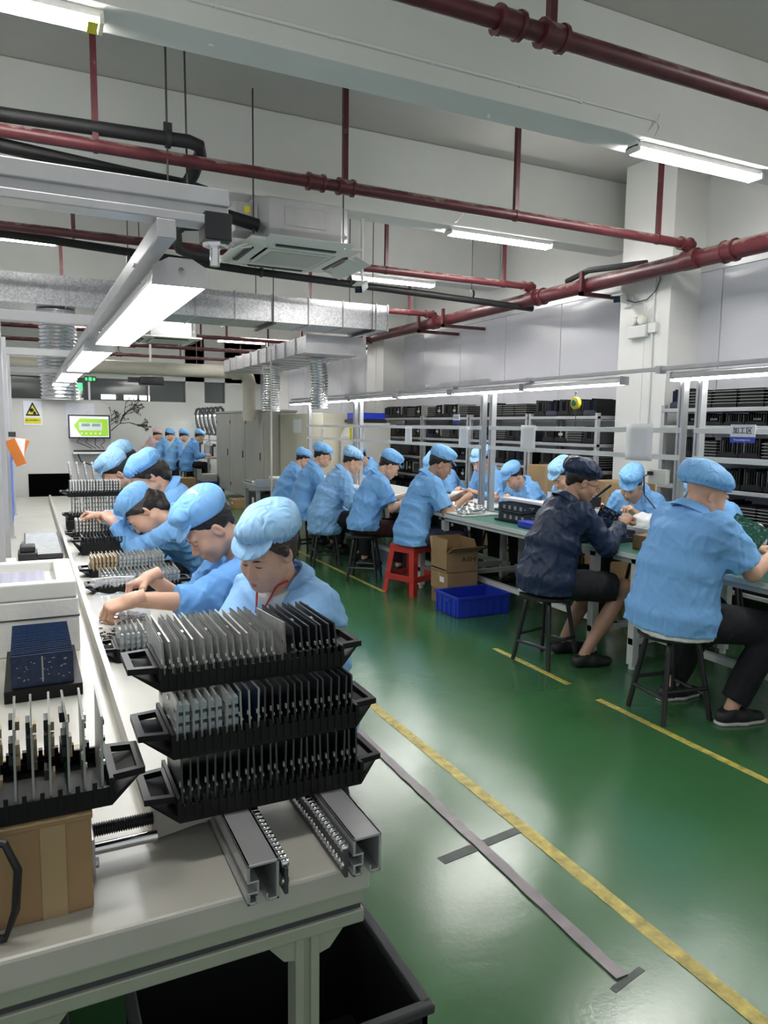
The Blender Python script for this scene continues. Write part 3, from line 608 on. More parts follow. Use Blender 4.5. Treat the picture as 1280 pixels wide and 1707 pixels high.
    def net(s):
        D = s.D; D[0], D[-1] = 1, 1; D[:, 0], D[:, -1] = 1, 1; D[:, :, 0], D[:, :, -1] = 1, 1
        S = D < 0
        n = S[:-1, :-1, :-1].astype(np.int8)
        offs = [(i, j, k) for i in (0, 1) for j in (0, 1) for k in (0, 1)]
        for i, j, k in offs[1:]: n = n+S[i:S.shape[0]-1+i, j:S.shape[1]-1+j, k:S.shape[2]-1+k]
        I = np.argwhere((n > 0) & (n < 8)); idx = np.full(n.shape, -1, np.int32); idx[tuple(I.T)] = np.arange(len(I))
        acc = np.zeros((len(I), 3)); cnt = np.zeros(len(I))
        val = {o: D[I[:, 0]+o[0], I[:, 1]+o[1], I[:, 2]+o[2]] for o in offs}
        for o in offs:
            for ax in range(3):
                if o[ax]: continue
                q = list(o); q[ax] = 1; q = tuple(q); a, b = val[o], val[q]; m = (a < 0) != (b < 0)
                t = a[m]/(a[m]-b[m]); pt = np.tile(V3(o), (m.sum(), 1)); pt[:, ax] = t; acc[m] += pt; cnt[m] += 1
        V = s.lo+(I+acc/cnt[:, None])*s.h
        F = []
        for ax in range(3):
            sl0 = [slice(1, -1)]*3; sl1 = [slice(1, -1)]*3; sl0[ax] = slice(0, -1); sl1[ax] = slice(1, None)
            A, B = S[tuple(sl0)], S[tuple(sl1)]; E = np.argwhere(A != B)
            if not len(E): continue
            off = np.ones(3, int); off[ax] = 0; E = E+off; inside = S[tuple(E.T)]
            u, v = (ax+1) % 3, (ax+2) % 3; du = np.zeros(3, int); du[u] = 1; dv = np.zeros(3, int); dv[v] = 1
            q = np.stack([idx[tuple((E-du-dv).T)], idx[tuple((E-dv).T)], idx[tuple(E.T)], idx[tuple((E-du).T)]], 1)
            q[~inside] = q[~inside][:, ::-1]; F.append(q)
        return V, np.concatenate(F)
def np_mesh(name, parts, mats):
    # parts: list of (verts, quads, material index)
    V = np.concatenate([p[0] for p in parts]); o = 0; F = []; MI = []
    for v, f, m in parts: F.append(f+o); o += len(v); MI.append(np.full(len(f), m, np.int32))
    F = np.concatenate(F); MI = np.concatenate(MI); me = bpy.data.meshes.new(name)
    me.vertices.add(len(V)); me.vertices.foreach_set('co', V.astype(np.float32).ravel())
    me.loops.add(len(F)*4); me.loops.foreach_set('vertex_index', F.astype(np.int32).ravel())
    me.polygons.add(len(F)); me.polygons.foreach_set('loop_start', np.arange(0, len(F)*4, 4, dtype=np.int32)); me.polygons.foreach_set('loop_total', np.full(len(F), 4, np.int32))
    for k in mats: me.materials.append(M[k])
    me.polygons.foreach_set('material_index', MI); me.polygons.foreach_set('use_smooth', np.ones(len(F), bool)); me.update(); me.validate(); return me
def rotm(ax, a):
    c, s = math.cos(a), math.sin(a)
    return {'x': np.array([[1, 0, 0], [0, c, -s], [0, s, c]]), 'y': np.array([[c, 0, s], [0, 1, 0], [-s, 0, c]]), 'z': np.array([[c, -s, 0], [s, c, 0], [0, 0, 1]])}[ax]
_cache = {}
def cached(key, fn):
    if key not in _cache: _cache[key] = fn()
    return _cache[key]
# --- head, in its own frame: origin between the ears, face towards +Y
def head_net(fem, h):
    f = Field((-.12, -.16, -.24), (.12, .15, .16), h); w = 0.94 if fem else 1.0
    f.ell((0, -.018, .045), (.078*w, .098, .088), k=0)
    f.ell((0, .030, -.012), (.066*w, .066, .088), k=.03)
    f.ell((0, .040, -.068), ((.046 if fem else .050)*w, .046, .038), k=.035)
    f.ell((0, .070, -.096), (.021*w, .018, .016), k=.025)
    for s in (-1, 1):
        f.cap((s*.052*w, -.004, -.055), (s*.022*w, .060, -.092), .020, .016, k=.03)   # jaw line
        f.ell((s*.040*w, .060, -.030), (.026, .024, .028), k=.035 if fem else .025)                    # cheek
        f.ell((s*.028*w, .080 if fem else .083, .028), (.024, .013, .009), k=.02)                     # brow
        f.ell((s*.031*w, .100 if fem else .098, .006), (.018, .013 if fem else .014, .011), k=.014, mode='sub')         # socket
        f.ell((s*.031*w, .078, .004), (.0155, .0135, .012), k=.004)                   # lid
        f.ell((s*.0115, .098, -.037), (.0085, .010, .008), k=.006)                    # nostril wing
        # ear: rim and lobe with hollow
        R = rotm('z', s*0.35) @ rotm('x', -0.18)
        f.ell((s*.079*w, -.012, -.004), (.009, .020, .033), R, k=.008)
        f.ell((s*.088*w, -.006, .000), (.008, .010, .018), R, k=.006, mode='sub')
    f.cap((0, .086, .010), (0, .106 if fem else .110, -.030), .0070, .0100 if fem else .0115, k=.014)
    f.ell((0, .107 if fem else .110, -.034), (.0105, .009, .008), k=.008)
    f.ell((0, .089, -.063), (.019 if fem else .024, .013, .0075), k=.012); f.ell((0, .088, -.075), (.019, .013, .0075), k=.008)
    f.cap((-.021, .103, -.0695), (.021, .103, -.0695), .0022, k=.003, mode='sub')
    f.cap((0, -.030, -.05), (0, -.050, -.22), .054*w, .058*w, k=.03)
    return f.net()
def hair_net(style, h):
    f = Field((-.13, -.19, -.16), (.13, .13, .16), h)
    f.ell((0, -.020, .048), (.083, .104, .092), k=0)
    if style == 'short':
        f.cap((0, -.07, .03), (0, -.074, -.02), .052, .034, k=.03); f.cut((0, .055, .0), (0, 1, -.55)); 
        f.cut((0, -.03, -.012), (0, .62, -.78))
    else:
        for s in (-1, 1): f.cap((s*.055, .035, .07), (s*.072, .0, .01), .022, .012, k=.02)
        f.cap((0, -.08, .03), (0, -.09, -.05), .06, .048, k=.03); f.cut((0, .075, .03), (0, 1, -.45)); f.cut((0, -.03, -.035), (0, .7, -.72))
        f.ell((0, -.125, -.005), (.042, .035, .04), k=.02)
    f.wrinkle(.0022, 130, 3, (1, .25, .6)); return f.net()
def cap_net(kind, seed, h):
    # kind: 'puff' (gathered, big), 'flat' (low worker cap with stiff visor), 'bag' (bouffant, elastic all round)
    f = Field((-.17, -.22, -.08), (.17, .22, .20), h); r = np.random.RandomState(seed)
    if kind == 'puff':
        f.ell((0, -.026, .082), (.102, .118, .066), rotm('x', -0.25), k=0); f.ell((0, -.066, .05), (.092, .074, .062), k=.04); f.ell((0, .025, .082), (.084, .072, .050), k=.04)
    elif kind == 'bag':
        f.ell((0, -.018, .083), (.110, .124, .072), rotm('x', -0.12), k=0); f.ell((0, -.055, .058), (.100, .085, .060), k=.04)
    else:
        f.ell((0, -.020, .075), (.094, .117, .085), rotm('x', -0.15), k=0); f.ell((0, .02, .115), (.085, .09, .040), k=.03)
    f.wrinkle(.0045 if kind != 'flat' else .002, 42, seed, n=6)
    ax = [(f.lo[k]+np.arange(f.n[k])*f.h).astype(np.float32) for k in range(3)]; X, Y, Z = np.meshgrid(*ax, indexing='ij', sparse=True)
    band = Z-(.052+Y*(.24 if kind != 'bag' else .16)); ang = np.arctan2(X, Y+.02)
    g = np.exp(-(np.maximum(band, 0)/.035)**2)
    if kind != 'flat': f.D = f.D+(g*(.0026*np.sin(ang*34+2*np.sin(ang*5+seed))+0.008*np.exp(-(band/.012)**2))).astype(np.float32)
    f.D = np.maximum(f.D, (-band-.008).astype(np.float32))
    f.ell((0, -.020, .045), (.076, .094, .080), k=0, mode='sub')
    if kind != 'bag':   # visor
        g2 = Field((-.12, .0, -.02), (.12, .19, .13), h*0.7)
        R = rotm('x', -0.42 if kind == 'flat' else -0.5)
        g2.ell((0, .075, .067), (.078, .072, .0065), R, k=0); g2.cut((0, .058, 0), (0, -1, 0))
        a, b = f.net(); c, d = g2.net(); return np.concatenate([a, c]), np.concatenate([b, d+len(a)])
    return f.net()
# --- hand: wrist at origin, fingers +Y, palm -Z, thumb +X
def hand_net(pose, h):
    f = Field((-.075, -.05, -.13), (.095, .21, .05), h)
    kn = [(.030, .088, .004), (.010, .094, .007), (-.010, .090, .005), (-.028, .081, .0)]
    for i, p in enumerate(kn): f.cap((p[0]*.55, .004, 0), p, .0165, .0115, k=.014)
    f.ell((0, .05, -.006), (.037, .045, .013), k=.014)
    C = {'pinch': [(50, 60, 30), (55, 62, 35), (58, 66, 40), (60, 70, 40)], 'relax': [(22, 30, 18), (26, 34, 20), (30, 36, 22), (34, 38, 22)], 'fist': [(70, 85, 45), (72, 88, 48), (74, 90, 48), (76, 92, 48)]}[pose]
    Ls = [(.044, .026, .020), (.049, .029, .021), (.045, .027, .020), (.035, .021, .018)]; sp = [5, 1, -3, -8]
    for p, c, l, a in zip(kn, C, Ls, sp):
        q = V3(p); ang = 0; r = .0098
        for ci, li in zip(c, l):
            ang += math.radians(ci); d = V3(-math.sin(math.radians(a))*-1*math.cos(ang), math.cos(ang)*math.cos(math.radians(a)), -math.sin(ang)); n = q+d*li
            f.cap(q, n, r, r-.0009, k=.003); q = n; r -= .0009
    t = {'pinch': [(.026, .028, -.008), (.046, .058, -.028), (.043, .088, -.050), (.034, .108, -.064)], 'relax': [(.026, .026, -.008), (.052, .054, -.020), (.060, .084, -.034), (.056, .104, -.044)], 'fist': [(.026, .028, -.010), (.044, .056, -.032), (.030, .080, -.052), (.012, .090, -.060)]}[pose]
    for i, (a, b) in enumerate(zip(t[:-1], t[1:])): f.cap(a, b, .0155-.0022*i, .0125-.0014*i, k=.008)
    f.cap((0, .012, 0), (0, -.045, .0), .0265, .028, k=.02)
    return f.net()
def basis(fwd, up):
    f = V3(fwd); f = f/np.linalg.norm(f); u = V3(up); u = u-f*(u @ f); u /= np.linalg.norm(u); return np.stack([np.cross(f, u), f, u], 1)
def ik(S, W, l1, l2, hint):
    S, W = V3(S), V3(W); d = W-S; L = np.linalg.norm(d); L2 = min(L, (l1+l2)*.995); d = d/L; W = S+d*L2
    a = (l1*l1-l2*l2+L2*L2)/(2*L2); hh = math.sqrt(max(0, l1*l1-a*a)); u = V3(hint); u = u-d*(u @ d); u /= np.linalg.norm(u); return S+d*a+u*hh, W
def person(loc, face, label, group='seated workers in blue', seat=.46, lean=18, height=1.0, bulk=1.0, twist=0, slump=12, head=(0, 25, 0), hands=None, sleeve='long', coat='coat_blue', cap=('puff', 'cap_blue'), hair='short', hairmat='hair', skin='skin', fem=False,
           hem=None, knees=None, feet=None, trousers='cloth_black', shorts=False, shoe='shoe_black', sole=None, vox=.011, fine=.0042, legs=True, pose=('pinch', 'pinch'), collar=True, seed=0, under=0, neck=.12, badge=False, capfit=(1.0, .013), palm=None, glasses=False, maskon=False, coat_over=True, elbow_out=(.45, .45), cuff=None, hemlen=.10, thigh_spread=.17, lit_face=True):
    # local frame: hips over the origin, facing +Y, X to the person's right
    e = empty('person', loc, math.atan2(-face[0], face[1]), label, 'person', group)
    s = height; hip = V3(0, 0, seat+.085*s)
    a1, a2 = math.radians(lean), math.radians(lean+slump)
    tw = rotm('z', math.radians(twist))
    mid = hip+tw @ V3(0, math.sin(a1), math.cos(a1))*.25*s; top = mid+tw @ V3(0, math.sin(a2), math.cos(a2))*.26*s
    side = tw @ V3(1, 0, 0); fwd = tw @ V3(0, 1, 0)
    a3 = math.radians(lean+slump+10+head[1]*.3); nb = top+tw @ V3(0, math.sin(a3), math.cos(a3))*neck*s
    HR = tw @ rotm('z', math.radians(head[0])) @ rotm('y', math.radians(head[2])) @ rotm('x', -math.radians(head[1]))
    hc = nb+HR @ V3(0, .03, .055)*s
    sh = {q: top+side*q*.165*s*(.5+.5*bulk)-V3(0, 0, .035)*s+fwd*.015 for q in (-1, 1)}
    hands = hands or {-1: (-.14, .42, .80), 1: (.14, .42, .80)}
    arm = {}
    for i, q in enumerate((-1, 1)):
        arm[q] = ik(sh[q], hands[q], .285*s, .25*s, (q*elbow_out[i], -.35, -.9))
    kn = knees or {-1: (-thigh_spread, .42, seat+.04), 1: (thigh_spread, .42, seat+.04)}
    ft = feet or {q: (kn[q][0]*1.05, kn[q][1]-.02, .0) for q in (-1, 1)}
    # ---- skin body: torso core, arms, legs as one field; head and hands finer, overlapping inside it
    lo = np.minimum.reduce([V3(-.32, -.3, 0)]+[V3(arm[q][i])-.08 for q in (-1, 1) for i in (0, 1)]+[V3(ft[q])-.12 for q in (-1, 1)]); hi = np.maximum.reduce([V3(.32, .3, seat+.8*s)]+[V3(arm[q][i])+.08 for q in (-1, 1) for i in (0, 1)]+[V3(kn[q])+.12 for q in (-1, 1)]+[V3(ft[q])+.2 for q in (-1, 1)])
    lo[2] = -.03
    B = Field(lo, hi, max(vox, .009))
    B.loft([(hip-V3(0, 0, .03), .15*bulk, .095*bulk), (mid, .125*bulk, .085*bulk), (top-V3(0, 0, .07), .145*bulk, .085)], side, .03); B.cap(top-V3(0, 0, .05), nb, .06, .055, k=.03)
    for q in (-1, 1):
        E_, W_ = arm[q]; B.cap(sh[q], E_, .044*bulk, .038, k=.02); B.cap(E_, W_, .040 if bulk < 1.2 else .046, .0275, k=.015)
        A = V3(ft[q])+V3(0, 0, .075)
        if legs:
            B.cap(hip+V3(q*.09, .02, -.02), kn[q], .075*bulk, .056*bulk**.5, k=.03); B.cap(kn[q], A+(V3(kn[q])-A)*.45, .052*bulk**.5, .047*bulk**.5, k=.02); B.cap(A+(V3(kn[q])-A)*.5, A, .046, .034, k=.02)
    B.cap((0, 0, seat-.2), (0, 0, seat+.001), .185, k=0, mode='sub', flat=True)
    parts = [(*B.net(), 0)]
    hv, hf = cached(('head', fem, fine), lambda: head_net(fem, fine)); parts.append((hc+(hv*s) @ HR.T, hf, 0))
    hand_frames = {}
    for i, q in enumerate((-1, 1)):
        E_, W_ = arm[q]; d = W_-E_; up = V3((palm or {}).get(q, (q*.25, -.2, 1.0)))
        if (palm or {}).get(('dir', q)) is not None: d = V3(palm[('dir', q)])
        hv, hf = cached(('hand', pose[i], max(.0035, fine)), lambda: hand_net(pose[i], max(.0035, fine)))
        v = hv.copy()*.97*s; ff = hf
        if q > 0: v[:, 0] *= -1; ff = hf[:, ::-1]
        Bm = basis(d, up); parts.append((W_+v @ Bm.T, ff, 0)); hand_frames[q] = (W_, Bm)
    o = bpy.data.objects.new('body', np_mesh('body', parts, [skin])); COL.objects.link(o); o.parent = e
    def place(name, vf, mt, to_head=True):
        v, f = vf; v = hc+(v*s) @ HR.T if to_head else v
        ob = bpy.data.objects.new(name, np_mesh(name, [(v, f, 0)], [mt])); COL.objects.link(ob); ob.parent = e; return ob
    if hair: place('hair', cached(('hair', hair, fine), lambda: hair_net(hair, fine*1.1)), hairmat)
    if cap:
        cv, cf = cached(('cap', cap[0], seed % 4, fine), lambda: cap_net(cap[0], seed % 4, fine*1.15)); place('cap', (cv*capfit[0]+V3(0, -.010, capfit[1]), cf), cap[1])
    TH = Matrix([[*(HR[0]*s), hc[0]], [*(HR[1]*s), hc[1]], [*(HR[2]*s), hc[2]], [0, 0, 0, 1]])
    w = .94 if fem else 1.0
    if lit_face:
        for q in (-1, 1):
            b = MB(); b.tube([TH @ Vector((q*.016*w, .0905, .0005)), TH @ Vector((q*.026*w, .0925, -.0012)), TH @ Vector((q*.037*w, .0895, -.0008)), TH @ Vector((q*.045*w, .083, .001))], [.0012, .002, .002, .0012], 6); b.build('eyelash', 'eye_dark', e, True)
            b = MB(); b.tube([TH @ Vector((q*.014*w, .0965, .0225)), TH @ Vector((q*.030*w, .0975, .0275)), TH @ Vector((q*.045*w, .088, .0245))], [.0022, .0032, .0015], 6); b.build('eyebrow', hairmat, e, True)
        b = MB(); lw = .017 if fem else .021; b.sphere((0, 0, 0), (lw, .0038, .0034), 12, None); b.sphere((0, -.001, -.008), (lw*.8, .0040, .0040), 12, None)
        b.v = [tuple(TH @ (Vector(v)+Vector((0, .1000-abs(v[0])**2*16, -.0655)))) for v in b.v]; b.build('lips', 'lip', e, True)
    if badge:
        T = TH @ Matrix.Translation((-.042, -.042, .164)) @ Matrix.Rotation(-.5, 4, 'Y') @ Matrix.Rotation(-.15, 4, 'X'); b = MB(); b.box(-.026, .026, -.016, .016, -.004, .003, T); b.build('cap_badge', 'cloth_white', e, bevel=.002)
    if glasses:
        b = MB()
        for q in (-1, 1):
            b.tube([TH @ Vector((q*.031+.022*math.cos(t), .104, .002+.017*math.sin(t))) for t in [k*PI/8 for k in range(17)]], .0014, 5); b.tube([TH @ Vector((q*.053, .103, .008)), TH @ Vector((q*.080, .0, .010))], .0014, 5)
        b.tube([TH @ Vector((-.01, .106, .006)), TH @ Vector((.01, .106, .006))], .0014, 5); b.build('glasses', 'black_steel', e)
    if maskon:
        f = Field((-.1, -.02, -.13), (.1, .15, .03), fine); f.ell((0, .045, -.055), (.066, .078, .052), k=0); f.cut((0, .03, 0), (0, -1, 0)); place('face_mask', f.net(), 'mask')
    # ---- coat
    lo2 = np.minimum.reduce([V3(-.36*bulk, -.34*bulk, seat-.12)]+[V3(arm[q][i])-.12 for q in (-1, 1) for i in (0, 1)]); hi2 = np.maximum.reduce([V3(.36*bulk, .42, 0)]+[top+.2]+[V3(arm[q][i])+.12 for q in (-1, 1) for i in (0, 1)])
    K = Field(lo2, hi2, vox); hz = seat-.005 if hem is None else hem
    K.loft([(hip+V3(0, -.01, -.14), .205*bulk, .165*bulk), (hip+V3(0, -.01, .02), .195*bulk, .155*bulk), (mid, .172*bulk, .135*bulk), (top-tw @ V3(0, .02, .09)*s, .182*bulk**.7, .122*bulk**.7)], side, .05)
    K.loft([(top-tw @ V3(0, .02, .09)*s, .175*bulk**.6, .112), (top-tw @ V3(0, .012, .012)*s, .13, .078), (top+(nb-top)*.35, .085, .074)], side, .05)
    for i, q in enumerate((-1, 1)):
        E_, W_ = arm[q]; K.cap(sh[q], E_, .068*s*bulk**.5, .060*s*bulk**.5, k=.05) if sleeve == 'long' else K.cap(sh[q], sh[q]+(E_-sh[q])*.86, .070*s*bulk**.5, .073*s*bulk**.5, k=.045, flat=False)
        if sleeve == 'long': K.cap(E_, E_+(W_-E_)*(.90 if cuff is None else cuff), .060*s, .043*s if cuff is None else .056*s, k=.035)
        if coat_over: K.cap(hip+V3(q*.085, .0, -.0), hip*(1-.42)+V3(kn[q])*.42+V3(0, 0, .005), .098*bulk, .090*bulk**.5, k=.05)
    K.folds(.024, 15, seed+11, 6); K.folds(.016, 30, seed+31, 6); K.folds(.006, 60, seed+51, 6)
    for i, q in enumerate((-1, 1)):
        E_, W_ = arm[q]   # open the sleeve ends
        if sleeve == 'long': c = E_+(W_-E_)*((.90 if cuff is None else cuff)-.015); d = (W_-E_)/np.linalg.norm(W_-E_); K.cap(c+d*.0, c+d*.10, .080, .08, k=0, mode='sub', flat=True)
        else: c = sh[q]+(E_-sh[q])*.80; d = (E_-sh[q])/np.linalg.norm(E_-sh[q]); K.cap(c, c+d*.16, .105, .105, k=0, mode='sub', flat=True)
    K.cap((0, 0, seat-.2), (0, 0, seat+.001), .172, k=0, mode='sub', flat=True); K.cut((0, 0, hz), (0, -.02, -1))
    K.cap(top+(nb-top)*.30, top+(nb-top)*1.5, .10, .14, k=0, mode='sub', flat=True)
    if fem or collar == 'open':
        K.ell(top+fwd*.10*s+V3(0, 0, .02), (.045, .075, .10), k=.01, mode='sub')
    ob = place('coat', K.net(), coat, False)
    if under:
        U = Field((-.3*bulk, -.3*bulk, hz-.1), (.3*bulk, .3*bulk, hz+.2), .009); U.loft([(hip+V3(0, -.01, -.14), .200*bulk, .160*bulk), (hip+V3(0, -.01, .05), .19*bulk, .15*bulk)], side, .02); U.cut((0, 0, hz+.012), (-under*.16, .10, -1)); U.cut((0, 0, hz+.12), (0, 0, 1)); U.cut((0, 0, seat+.001), (0, 0, -1)); place('undershirt', U.net(), 'cloth_white', False)
    if fem and fine < .0034:
        c0 = top+(nb-top)*.55+fwd*.045; U = Field(c0-.16, c0+.12, .006); U.ell(top+fwd*.05+V3(0, 0, -.01), (.075, .052, .085), k=0); U.cut(top+(nb-top)*.35, nb-top); U.ell(top+(nb-top)*.6, (.06, .055, .07), k=0, mode='sub'); place('shirt', U.net(), 'cloth_white', False)
        b = MB()
        for q in (-1, 1): b.tube([tuple(top+(nb-top)*.45+side*q*.062+fwd*.03), tuple(top+side*q*.045+fwd*.088+V3(0, 0, .03)), tuple(top+side*q*.012+fwd*.125-V3(0, 0, .06))], .0035, 6)
        b.build('lanyard', 'red_plastic', e)
    if collar:   # turned-down collar: a flattened ring round the neck
        nd = (nb-top)/np.linalg.norm(nb-top); R0 = .071*s; pts = []; n = 26; b = MB(); Bm = basis(np.cross(nd, side)*-1 if True else fwd, nd); fx = Bm[:, 1] if Bm[:, 1] @ fwd > 0 else -Bm[:, 1]
        cc = top+nd*.028*s
        prof = [(-.002, .034), (.006, .037), (.020, .018), (.032, -.008), (.026, -.010), (.010, .016), (-.002, .022)]
        g = .30 if not fem else .42; m = len(prof)
        for i in range(n+1):
            t = PI/2+g+(2*PI-2*g)*i/n; rr = side*math.cos(t)+fx*math.sin(t); drop = max(0, math.cos(t-PI/2))**2*.055
            for p, z in prof: b.v.append(tuple(cc+rr*(R0+p)*(1+.12*abs(math.sin(t)))+nd*(z-drop)))
        for i in range(n):
            for j in range(m): b.f.append((i*m+j, i*m+(j+1) % m, (i+1)*m+(j+1) % m, (i+1)*m+j))
        b.f += [tuple(range(m-1, -1, -1)), tuple(range(n*m, n*m+m))]; b.m = [0]*len(b.f); b.build('collar', coat, e, True, sharp=60)
    # ---- trousers and shoes
    if legs:
        lo3 = np.minimum.reduce([V3(-.3*bulk, -.28*bulk, -.02)]+[V3(ft[q])-.1 for q in (-1, 1)]); hi3 = np.maximum.reduce([V3(.3*bulk, .2, seat+.35)]+[V3(kn[q])+.13*bulk for q in (-1, 1)]); G = Field(lo3, hi3, max(vox, .010))
        G.loft([(hip+V3(0, -.02, -.03), .175*bulk, .14*bulk), (hip+V3(0, 0, .10), .16*bulk, .12*bulk)], (1, 0, 0), .04)
        for q in (-1, 1):
            A = V3(ft[q])+V3(0, 0, .09); K_ = V3(kn[q]); hq = hip+V3(q*.09*bulk, .03, -.015)
            if shorts: G.cap(hq, hq+(K_-hq)*.88, .093*bulk, .088*bulk, k=.04)
            else: G.cap(hq, K_, .090*bulk, .072*bulk**.6, k=.04); G.cap(K_, A+(K_-A)*.12, .070*bulk**.6, .060*bulk**.6, k=.03)
        G.cut((0, 0, seat+.002), (0, 0, -1)) if False else None
        G.wrinkle(.004, 34, seed+3, n=6); G.cap((0, 0, seat-.2), (0, 0, seat+.001), .185, k=0, mode='sub', flat=True)
        for q in (-1, 1):
            A = V3(ft[q])+V3(0, 0, .09); K_ = V3(kn[q])
            if shorts: hq = hip+V3(q*.09*bulk, .03, -.015); c = hq+(K_-hq)*.84; d = (K_-hq)/np.linalg.norm(K_-hq); G.cap(c, c+d*.2, .14, .14, k=0, mode='sub', flat=True)
            else: d = (A-K_)/np.linalg.norm(A-K_); c = A+(K_-A)*.08; G.cap(c, c+d*.2, .10, .10, k=0, mode='sub', flat=True)
        place('trousers', G.net(), trousers, False)
        for q in (-1, 1):
            c = V3(ft[q]); dv = V3(c[0]-kn[q][0]*.6, .12, 0); dv = V3(q*.10, 1, 0); dv /= np.linalg.norm(dv); S_ = Field(c+V3(-.10, -.10, -.01), c+V3(.12, .24, .12), .0065)
            S_.cap(c+V3(0, -.045, .035)-dv*.0, c+dv*.06+V3(0, 0, .042), .036, .043, k=.02); S_.cap(c+dv*.06+V3(0, 0, .036), c+dv*.165+V3(0, 0, .028), .043, .030, k=.025); S_.cap(c+V3(0, -.03, .05), c+V3(0, -.005, .075), .036, .040, k=.02); S_.cut(c+V3(0, 0, .002), (0, 0, -1)); S_.cut(c+V3(0, 0, .088), (0, -.3, 1))
            ob = place('shoe', S_.net(), shoe, False)
            if sole:
                S2 = Field(c+V3(-.10, -.12, -.01), c+V3(.12, .24, .05), .0065); S2.cap(c+V3(0, -.045, .012), c+dv*.06+V3(0, 0, .012), .041, .048, k=.02); S2.cap(c+dv*.06+V3(0, 0, .012), c+dv*.168+V3(0, 0, .012), .047, .034, k=.02); S2.cut(c+V3(0, 0, .001), (0, 0, -1)); S2.cut(c+V3(0, 0, .018), (0, 0, 1)); v, f_ = S2.net(); so = bpy.data.objects.new('sole', np_mesh('sole', [(v, f_, 0)], [sole])); COL.objects.link(so); so.parent = ob
    return e, dict(hands=hand_frames, head=TH, top=top, nb=nb, side=side, fwd=fwd)
# ------------------------------------------------------------------ people
def stool(loc, label, rz=0, h=.46, r=.178):
    e = empty('stool', loc, rz, label, 'stool', 'round black stools'); b = MB(); b.lathe((0, 0, h), [(0.001, -.03), (r-.01, -.03), (r, -.022), (r, -.006), (r-.012, 0), (0.001, 0)], 28); b.build('seat', 'black_steel', e, True)
    for k in range(4):
        a = PI/4+k*PI/2; c, s = math.cos(a), math.sin(a)
        b = MB(); b.tube([(c*.06, s*.06, h-.035), (c*.105, s*.105, h-.038), (c*.128, s*.128, h-.055), (c*.136, s*.136, h-.09), (c*.205, s*.205, 0.0)], .0145, 10); b.build('leg', 'black_steel', e, True)
        a2 = a+PI/2; q = .185; z = .13 if k % 2 else .17
        b = MB(); b.cyl((c*q, s*q, z), (math.cos(a2)*q, math.sin(a2)*q, z), .0105, 8); b.build('stretcher', 'black_steel', e, True)
    return e

# ------------------------------------------------------------------ left bench line
BT = .75
e = empty('sheet_metal_bench', (0, 1.08, 0), 0, 'long cream sheet-metal bench with aluminium frame at lower left', 'bench')
b = MB(); b.box(-.75, .51, 0, 7.1, .698, BT); b.build('worktop', 'bench_sheet', e, bevel=.006)
def profile(bm, x0, x1, y0, y1, z0, z1): bm.box(x0, x1, y0, y1, z0, z1)
for z0, z1, d in ((.668, .696, .012), (.630, .655, .014)):
    b = MB(); b.box(-.75, .505, d, d+.04, z0, z1); b.build('front_rail', 'bench_frame', e, bevel=.003)
b = MB(); b.box(-.75, .50, .020, .045, .652, .672); b.build('rail_groove', 'alu_dark', e)
for x in (.405, -.045):
    for y in (.03, 2.2, 4.4, 6.9):
        b = MB(); b.box(x-.022, x-.006, y, y+.045, 0, .63); b.box(x+.006, x+.022, y, y+.045, 0, .63); b.box(x-.012, x+.012, y+.008, y+.037, 0, .63); b.build('leg', 'bench_frame', e, bevel=.002)
    for s in (-1, 1):
        T = Matrix.Translation((x+s*.022, .03, .63))
        b = MB(); b.add([T @ Vector(v) for v in ((0, .004, 0), (s*.045, .004, 0), (s*.045, .004, -.015), (s*.02, .004, -.045), (0, .004, -.05), (0, .04, 0), (s*.045, .04, 0), (s*.045, .04, -.015), (s*.02, .04, -.045), (0, .04, -.05))], [(0, 1, 2, 3, 4), (9, 8, 7, 6, 5)]+[(i, i+5, (i+1) % 5+5, (i+1) % 5) for i in range(5)]); b.build('corner_bracket', 'bench_frame', e)
for x in (.36, -.75): b = MB(); b.box(x, x+.04, .07, 7.0, .63, .67); b.build('side_rail', 'bench_frame', e)
# folded tray with raised lip that the racks travel in
e = empty('assembly_tray', (.18, 1.3, BT), 0, 'cream folded sheet-metal trough with a raised left lip on the bench', 'tray')
b = MB(); b.box(.0, .10, .02, .61, .003, .010); b.box(.0, .33, .61, 6.4, .003, .010); b.build('trough_floor', 'bench_sheet', e)
b = MB(); b.box(-.004, .002, .0, 6.4, .001, .058); b.box(.002, .012, .0, 6.4, .054, .058); b.build('left_lip', 'bench_sheet', e)
b = MB(); b.prism([(0, .002), (.11, .018), (.155, .045), (.155, .056), (0, .056)], 0, .006); b.box(0, .105, .0, .28, .052, .057); b.build('end_plate', 'bench_sheet', e, bevel=.002)
